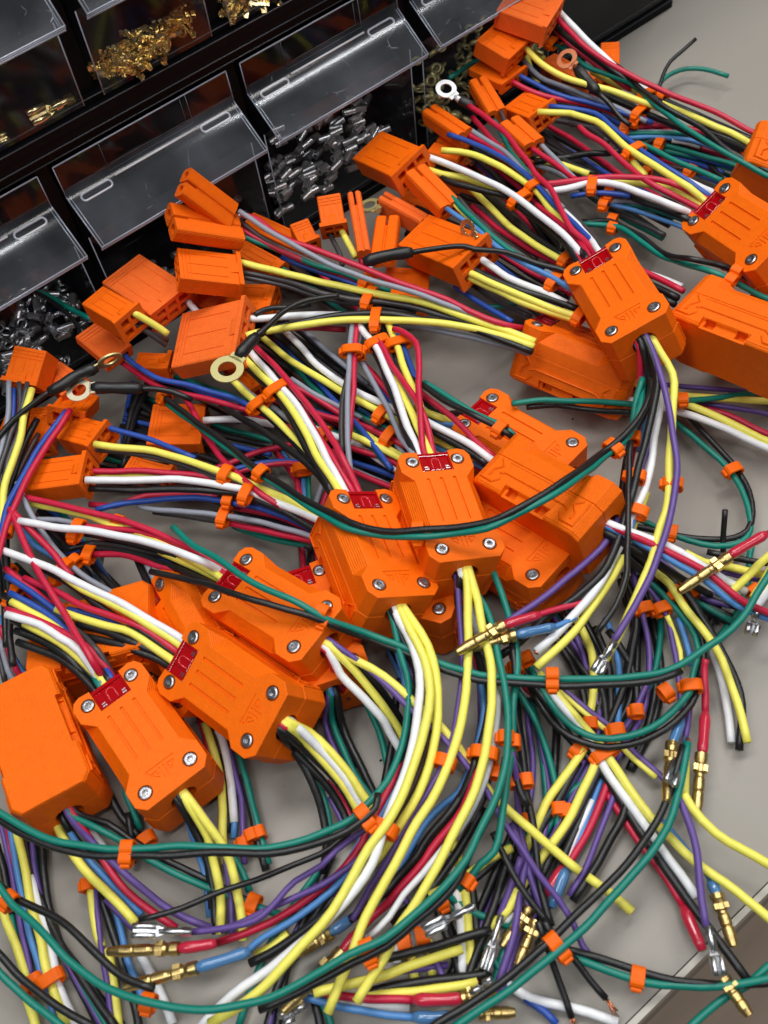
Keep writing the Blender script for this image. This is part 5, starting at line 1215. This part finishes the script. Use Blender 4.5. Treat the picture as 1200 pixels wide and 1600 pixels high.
# the loose tangle at the lower right
wires('Mm', '''
W 16 10 | 835,1055 856,1080 894,1122 925,1163 947,1204 978,1248 1013,1298 1050,1347 1088,1402
Y 16 10 | 842,1052 869,1084 912,1134 935,1162 967,1207 1017,1277 1083,1343 1133,1380 1200,1433 1240,1465
K 12 8 | 835,1090 848,1105 894,1157 940,1207 1000,1297 1053,1377 1093,1430 1133,1483 1170,1534
R 8 6 | 945,1235 963,1263 1000,1317 1033,1360 1067,1415
L 8 8 | 1030,1280 1050,1300 1077,1333 1100,1357 1112,1378
P16 22 16 | 1058,1235 1063,1250 1080,1293 1090,1350 1097,1407 1104,1450
Y 22 16 | 1068,1240 1080,1260 1117,1300 1160,1328 1200,1350 1240,1368
Y 16 14 | 1070,1170 1070,1200 1070,1253
K16 24 22 | 1068,1165 1055,1210 1040,1253 1017,1300 967,1363 900,1430 850,1477 800,1523 750,1558 683,1600 660,1620
G16 24 22 | 1075,1160 1068,1200 1057,1250 1043,1293 1000,1353 950,1410 883,1477 800,1543 740,1585 700,1612
G16 20 18 | 1080,1070 1077,1083 1033,1127 983,1150 933,1153 883,1127 850,1083 833,1050 825,1030
K16 18 16 | 1090,1075 1080,1100 1040,1140 985,1163 930,1165 875,1140 840,1095 820,1055
G 14 8 | 800,1058 810,1080 831,1115 848,1157 867,1217 872,1250
P 10 8 | 862,1062 879,1076 915,1105 950,1132 977,1163 1029,1209 1045,1225
Y13 10 8 | 862,1070 900,1102 945,1140 975,1172 1025,1215
Y 12 6 | 895,960 908,980 925,1022 927,1074 919,1132 910,1165
P 10 6 | 895,985 910,1020 920,1060
K 10 6 | 905,975 930,1020 942,1070 933,1115 925,1160
K 8 6 | 930,980 948,1030 954,1070 954,1126 950,1165
L 10 6 | 945,965 952,980 965,1022 967,1074 965,1132 955,1170 940,1217 922,1267 903,1317 890,1346 884,1360
K 14 8 | 950,985 967,1007 985,1038 994,1074 995,1105
K 12 8 | 998,960 994,980 983,1022 979,1063
Y 14 8 | 940,1165 924,1208 884,1287 842,1346 801,1404 780,1440
Y 14 8 | 912,1170 892,1200 853,1256 836,1292 820,1330
K 12 6 | 942,1185 930,1215 895,1283 863,1335 840,1380
K 12 6 | 905,1190 880,1235 850,1285 830,1330
P 10 6 | 915,1185 890,1225 855,1280 830,1320 810,1370
W13 8 6 | 925,1250 905,1295 880,1350 860,1400
R 10 6 | 955,1205 947,1229 926,1283 909,1317 895,1340 880,1356
P 10 6 | 962,1230 957,1248 932,1315 909,1367 890,1400
K 12 6 | 985,1230 972,1277 947,1325 922,1367 895,1408
G 8 6 | 930,1212 913,1221 882,1246
G 8 6 | 873,1260 872,1277 870,1306
R 16 12 | 795,1010,18 821,1074 842,1092 860,1110
K 20 16 | 800,1000 820,1050 860,1105 890,1150
R14 44 34 | 783,978 800,973 843,960 887,947 910,940
L14 40 34 | 805,993 817,990 867,980 900,965
R 16 10 | 1103,1030 1100,1043 1102,1083 1102,1115
P 14 10 | 1078,1090 1077,1110 1070,1160
W 6 5 | 780,1530 830,1560 900,1575 965,1598
B 5 5 | 820,1560 850,1580 870,1600
''')
fill('Mm', [(880, 950), (930, 1030), (950, 1100), (945, 1170), (900, 1260), (850, 1350), (810, 1430)], 9, 40, 4, 9, 'KPKGKPKKG')
for q in ((945, 1178, 22, 30, 22, 14), (905, 1172, 30, 30, 14, 12), (963, 1142, 10, 40, 12, 13), (922, 1132, 4, 40, 10, 9), (995, 1112, 6, 40, 9, 14), (1040, 1082, 30, -18, 12, 14), (1080, 1073, 8, 40, 16, 20), (822, 1030, 20, 36, 10, 22), (806, 1044, 10, 40, 10, 22), (874, 1265, 4, 40, 10, 9), (885, 1268, 4, 40, 7, 9), (823, 1283, 0, 40, 7, 8)): ringclip('Mm', *q)
bullet('Mm', (713, 1020), (787, 977), 44, 44); bullet('Mm', (735, 1014), (806, 992), 38, 40)
shrink('Mm', [(783, 979), (810, 970), (845, 960)], 44, 43, 2.4, 'rsleeve', 'red_sleeve'); shrink('Mm', [(805, 993), (825, 988), (868, 979)], 40, 38, 2.4, 'bsleeve', 'blue_sleeve')
shrink('Mm', [(1067, 1415), (1080, 1445), (1098, 1485)], 7, 9, 2.6, 'rsleeve', 'red_sleeve'); bullet('Mm', (1172, 1588), (1130, 1528), 10, 10)
shrink('Mm', [(1110, 1375), (1116, 1388), (1122, 1402)], 8, 9, 2.5, 'bsleeve', 'blue_sleeve'); bullet('Mm', (1147, 1480), (1119, 1396), 10, 11)
spade('Mm', (1124, 1525), (1104, 1448), 15, 16, .3, .9)
shrink('Mm', [(1102, 1113), (1100, 1145), (1097, 1180)], 11, 13, 2.6, 'rsleeve', 'red_sleeve'); bullet('Mm', (1088, 1275), (1096, 1178), 13, 13)
shrink('Mm', [(1066, 1120), (1058, 1142), (1050, 1166)], 14, 16, 2.5, 'bsleeve', 'blue_sleeve'); bullet('Mm', (1041, 1254), (1050, 1162), 24, 18); spade('Mm', (1044, 1226), (1072, 1158), 26, 16, .3)
shrink('Mm', [(884, 1358), (873, 1388), (862, 1418)], 10, 10, 2.6, 'bsleeve', 'blue_sleeve'); shrink('Mm', [(880, 1354), (866, 1378), (852, 1400)], 9, 9, 2.5, 'rsleeve', 'red_sleeve')
bullet('Mm', (808, 1510), (838, 1440), 12, 12); bullet('Mm', (784, 1480), (828, 1420), 9, 9)
wires('K', '''
K16 14 10 | 855,1470 890,1484 933,1497 983,1513 1033,1527 1100,1537 1150,1540 1240,1530
G16 14 10 | 850,1480 897,1497 950,1516 983,1527 1033,1539 1117,1541 1200,1530 1240,1524
K14 20 8 | 840,1440 863,1500 880,1550 893,1590
K14 20 10 | 850,1440 870,1470 890,1490 920,1530 947,1560
G 6 4 | 1240,1488 1200,1510 1165,1540 1137,1557 1083,1600 1070,1615
K16 20 12 | 800,1180 811,1200 826,1252 834,1304 842,1367 850,1410 862,1448
P 18 10 | 800,1190 807,1231 811,1273 817,1315 835,1360 850,1400
K14 20 14 | 770,1300 780,1323 811,1381 835,1415 860,1446
P16 16 8 | 800,1285 815,1330 835,1385 850,1430 866,1470
P16 16 8 | 815,1340 804,1369 787,1417 780,1434
P16 14 8 | 822,1345 815,1383 804,1456 779,1535 772,1560
Y 12 6 | 810,1390 795,1420 770,1445 760,1455
W 8 6 | 812,1400 800,1425 785,1445
G 8 6 | 770,1340 800,1320 830,1300 
G 10 6 | 700,1400 740,1425 765,1435 800,1450
''')
ringclip('K', 996, 1527, 40, 10, 15, 12); ringclip('K', 864, 1472, 30, -26, 12, 22, 2.4); ringclip('K', 879, 1490, 30, -26, 9, 20, 2.4)
copper_end('K', (945, 1556), (960, 1580), 10); copper_end('K', (892, 1588), (896, 1602), 8)
spade('K', (756, 1516), (782, 1430), 14, 12, .4, .8)
wires('L', '''
R 14 14 | 480,1540 515,1554 560,1558 600,1561 648,1562
L 12 12 | 470,1556 490,1562 546,1575 608,1587 650,1590
Y 18 14 | 490,1552 525,1542 587,1529 650,1506 690,1492 722,1483
Y 12 12 | 560,1555 620,1552 662,1548 700,1543 746,1534
K 18 14 | 570,1500 610,1496 683,1477 730,1463 768,1453
K 12 12 | 570,1552 600,1544 683,1531 730,1526 768,1520
W 10 8 | 695,1330 702,1348 715,1400 721,1456 722,1520
Y 10 8 | 705,1310 715,1337 727,1404 733,1456 738,1518
K 8 6 | 722,1340 735,1383 744,1446 748,1517 752,1545
W 6 5 | 620,1475 620,1505
Y 6 5 | 668,1470 673,1487 676,1526
Y 5 5 | 640,1480 646,1510 648,1530
W 8 6 | 540,1568 580,1572 640,1574
P 8 6 | 600,1520 640,1515 700,1508
G 10 6 | 500,1560 514,1590 520,1612
K 8 6 | 492,1565 498,1590 502,1612
Y 14 10 | 670,1400 720,1375 760,1345 800,1325
K 10 8 | 655,1420 700,1395 745,1370 790,1330
''')
shrink('L', [(645, 1562), (685, 1562), (725, 1560)], 15, 16, 2.7, 'rsleeve', 'red_sleeve'); bullet('L', (775, 1544), (722, 1560), 16, 16); bullet('L', (806, 1582), (748, 1584), 12, 12); spade('L', (772, 1537), (735, 1553), 18, 17, .5, .8)
shrink('L', [(645, 1589), (680, 1590), (712, 1586)], 13, 12, 2.6, 'bsleeve', 'blue_sleeve')
spade('L', (662, 1454), (742, 1414), 26, 28, .5, .9)
core('L', (740, 1537), (746, 1534), 12); ringclip('L', 660, 1462, 40, -8, 12, 9); ringclip('L', 632, 1474, 40, -8, 14, 8); ringclip('L', 690, 1410, 30, -16, 10, 12)
# ring terminals on their heat-shrunk leads
ring_term('D', (355, 577), (377, 553), 66, 66, 'ringb', .12, 9.2); shrink('D', [(372, 558), (388, 538), (402, 524)], 66, 66, 3.0)
wires('D', '''
K15 65 58 | 400,526 420,508 440,490 462,476 485,468 512,463 530,462
K15 52 46 | 398,492 412,485 427,481 455,480 485,475
K 56 40 | 405,520 440,505
''')
ring_term('B', (124, 610), (146, 606), 54, 54, 'pale', .1, 7.5); shrink('B', [(143, 606), (180, 606), (222, 607)], 54, 50, 2.9); wires('B', '''
K16 50 40 | 220,607 246,608 270,612 300,625
''')
ring_term('P', (172, 563), (148, 576), 60, 58, 'ringb', 1.15, 7.5); shrink('P', [(152, 574), (120, 587), (98, 602), (76, 612)], 59, 58, 2.9); wires('P', '''
K15 58 46 | 78,611 62,623 21,656 0,681 -30,712
''')
ring_term('F', (697, 139), (718, 157), 66, 62, 'zinc', .1, 7.0); shrink('F', [(714, 153), (726, 160), (742, 168)], 61, 58, 2.9)
ring_term('H', (886, 92), (902, 108), 62, 60, 'copper', .5, 7.0); shrink('H', [(900, 106), (916, 124), (934, 145)], 60, 54, 2.9); wires('H', '''
K15 54 44 | 933,144 950,160 972,186 985,196
''')
ring_term('E', (577, 321), (592, 330), 42, 44, 'ringb', 0, 7.5); shrink('E', [(590, 318), (605, 318), (615, 320)], 42, 42, 2.6)
ring_term('J', (731, 358), (745, 372), 60, 58, 'gold', 1.25, 6.0)
shrink('J', [(568, 410), (590, 403), (612, 398), (645, 394)], 64, 64, 3.0); wires('J', '''
K15 64 52 | 640,395 675,389 727,385 742,389 794,395 836,410 884,424 900,430
''')
ring_term('G', (722, 245), (738, 256), 30, 30, 'gold', .4, 6.5)
wires('C', '''
W 54 46 | 278,452 285,461 300,478 315,495
Y 76 58 | 206,487 225,498 250,514 262,522
B 70 50 | 214,498 235,508 262,520
D 68 50 | 198,502 225,515 260,540
D 68 48 | 204,505 235,520 262,532
G 50 50 | 55,455 75,462 110,482 145,500
K13 52 48 | 52,455 80,470 105,490 122,510 132,520
K13 66 64 | 680,2 700,8 740,18 775,22 800,30
''')
# the dim under-tangle between the plugs and the boxes: more wires of the buried harnesses
fill('S', [(60, 800), (110, 850), (150, 905), (190, 960)], 12, 30, 10, 22, 'KBRDKGAKRBKL')
fill('Nn', [(150, 720), (230, 740), (320, 760), (420, 800), (500, 840)], 12, 26, 8, 20, 'KRBKDGKAKRK')
fill('Nn', [(200, 640), (250, 660), (330, 690), (420, 720)], 9, 30, 8, 18, 'KDKKBKKGK')
fill('Mm', [(330, 480), (420, 530), (500, 590), (580, 650), (640, 700)], 22, 46, 8, 24, 'KRKBKDGKAKRKKNBK')
fill('Mm', [(380, 620), (450, 650), (540, 690), (640, 740)], 12, 30, 6, 18, 'KRKBKKDGKR')
fill('I', [(400, 380), (480, 430), (560, 480), (640, 500)], 14, 34, 14, 34, 'KRKDKBGKNK')
fill('Q', [(430, 700), (470, 760), (490, 840), (500, 900)], 5, 10, 6, 12, 'KLRKG')
fill('J', [(640, 350), (720, 380), (800, 430), (880, 480)], 14, 36, 12, 30, 'KRKKBKDRKGK')
fill('F', [(690, 230), (760, 270), (830, 330), (880, 390)], 14, 30, 14, 36, 'KRKDKBKKRGK')
fill('G', [(820, 210), (890, 250), (960, 300), (1050, 345)], 14, 34, 10, 34, 'KRKGKBKDRK')
fill('H', [(860, 110), (940, 160), (1020, 205), (1110, 240), (1180, 265)], 18, 34, 10, 28, 'KGKRKBKDKGKR')
fill('O', [(40, 610), (30, 680), (15, 760), (6, 840), (8, 940)], 8, 14, 16, 30, 'KDKBKRK')
fill('B', [(230, 590), (300, 610), (380, 640)], 6, 24, 14, 26, 'KDKBKG')
fill('A', [(10, 900), (60, 940), (110, 990), (140, 1040)], 8, 24, 8, 16, 'KRKBKKGA')
fill('P', [(215, 600), (200, 640), (190, 690), (186, 730)], 5, 16, 10, 18, 'KDKB')
fill('K', [(950, 835), (1010, 875), (1080, 925), (1150, 960)], 6, 18, 5, 10, 'KKPKG')
fill('L', [(600, 1280), (650, 1350), (700, 1440), (750, 1545)], 5, 45, 3, 8, 'KPGKK')
fill('Mm', [(840, 1090), (850, 1250), (800, 1400), (740, 1545)], 6, 50, 3, 8, 'KPKGKP')
fill('Nn', [(520, 1330), (480, 1400), (430, 1500), (400, 1610)], 4, 40, 3, 7, 'KPKG')
fill('O', [(40, 1300), (60, 1400), (110, 1500), (180, 1610)], 5, 26, 3, 7, 'KPKGK')
fill('K', [(1000, 900), (1020, 1000), (1010, 1100), (960, 1190)], 6, 34, 3, 8, 'KPKGKK')
for sx, sy, lb in ((895, 655, 'tiny dark crumb on the bare bench right of the sideways ribbed box'), (203, 1366, 'tiny dark crumb on the bare bench below the lower left boxes'), (595, 1188, 'tiny dark crumb on the bench beside the long green loop')):
    p = at0(sx, sy, .5); g = MB(); g.tube([p + np.array((-.7, .1, 0)), p + np.array((0, .2, .2)), p + np.array((.6, -.2, 0))], [.3, .5, .3], 6); tag(g.build('insulation_crumb', M['shrink']), lb, 'crumb')
print('wires', NW, 'objects', len(bpy.data.objects), 'tris', sum(len(o.data.polygons) * 2 for o in bpy.data.objects if o.type == 'MESH'))
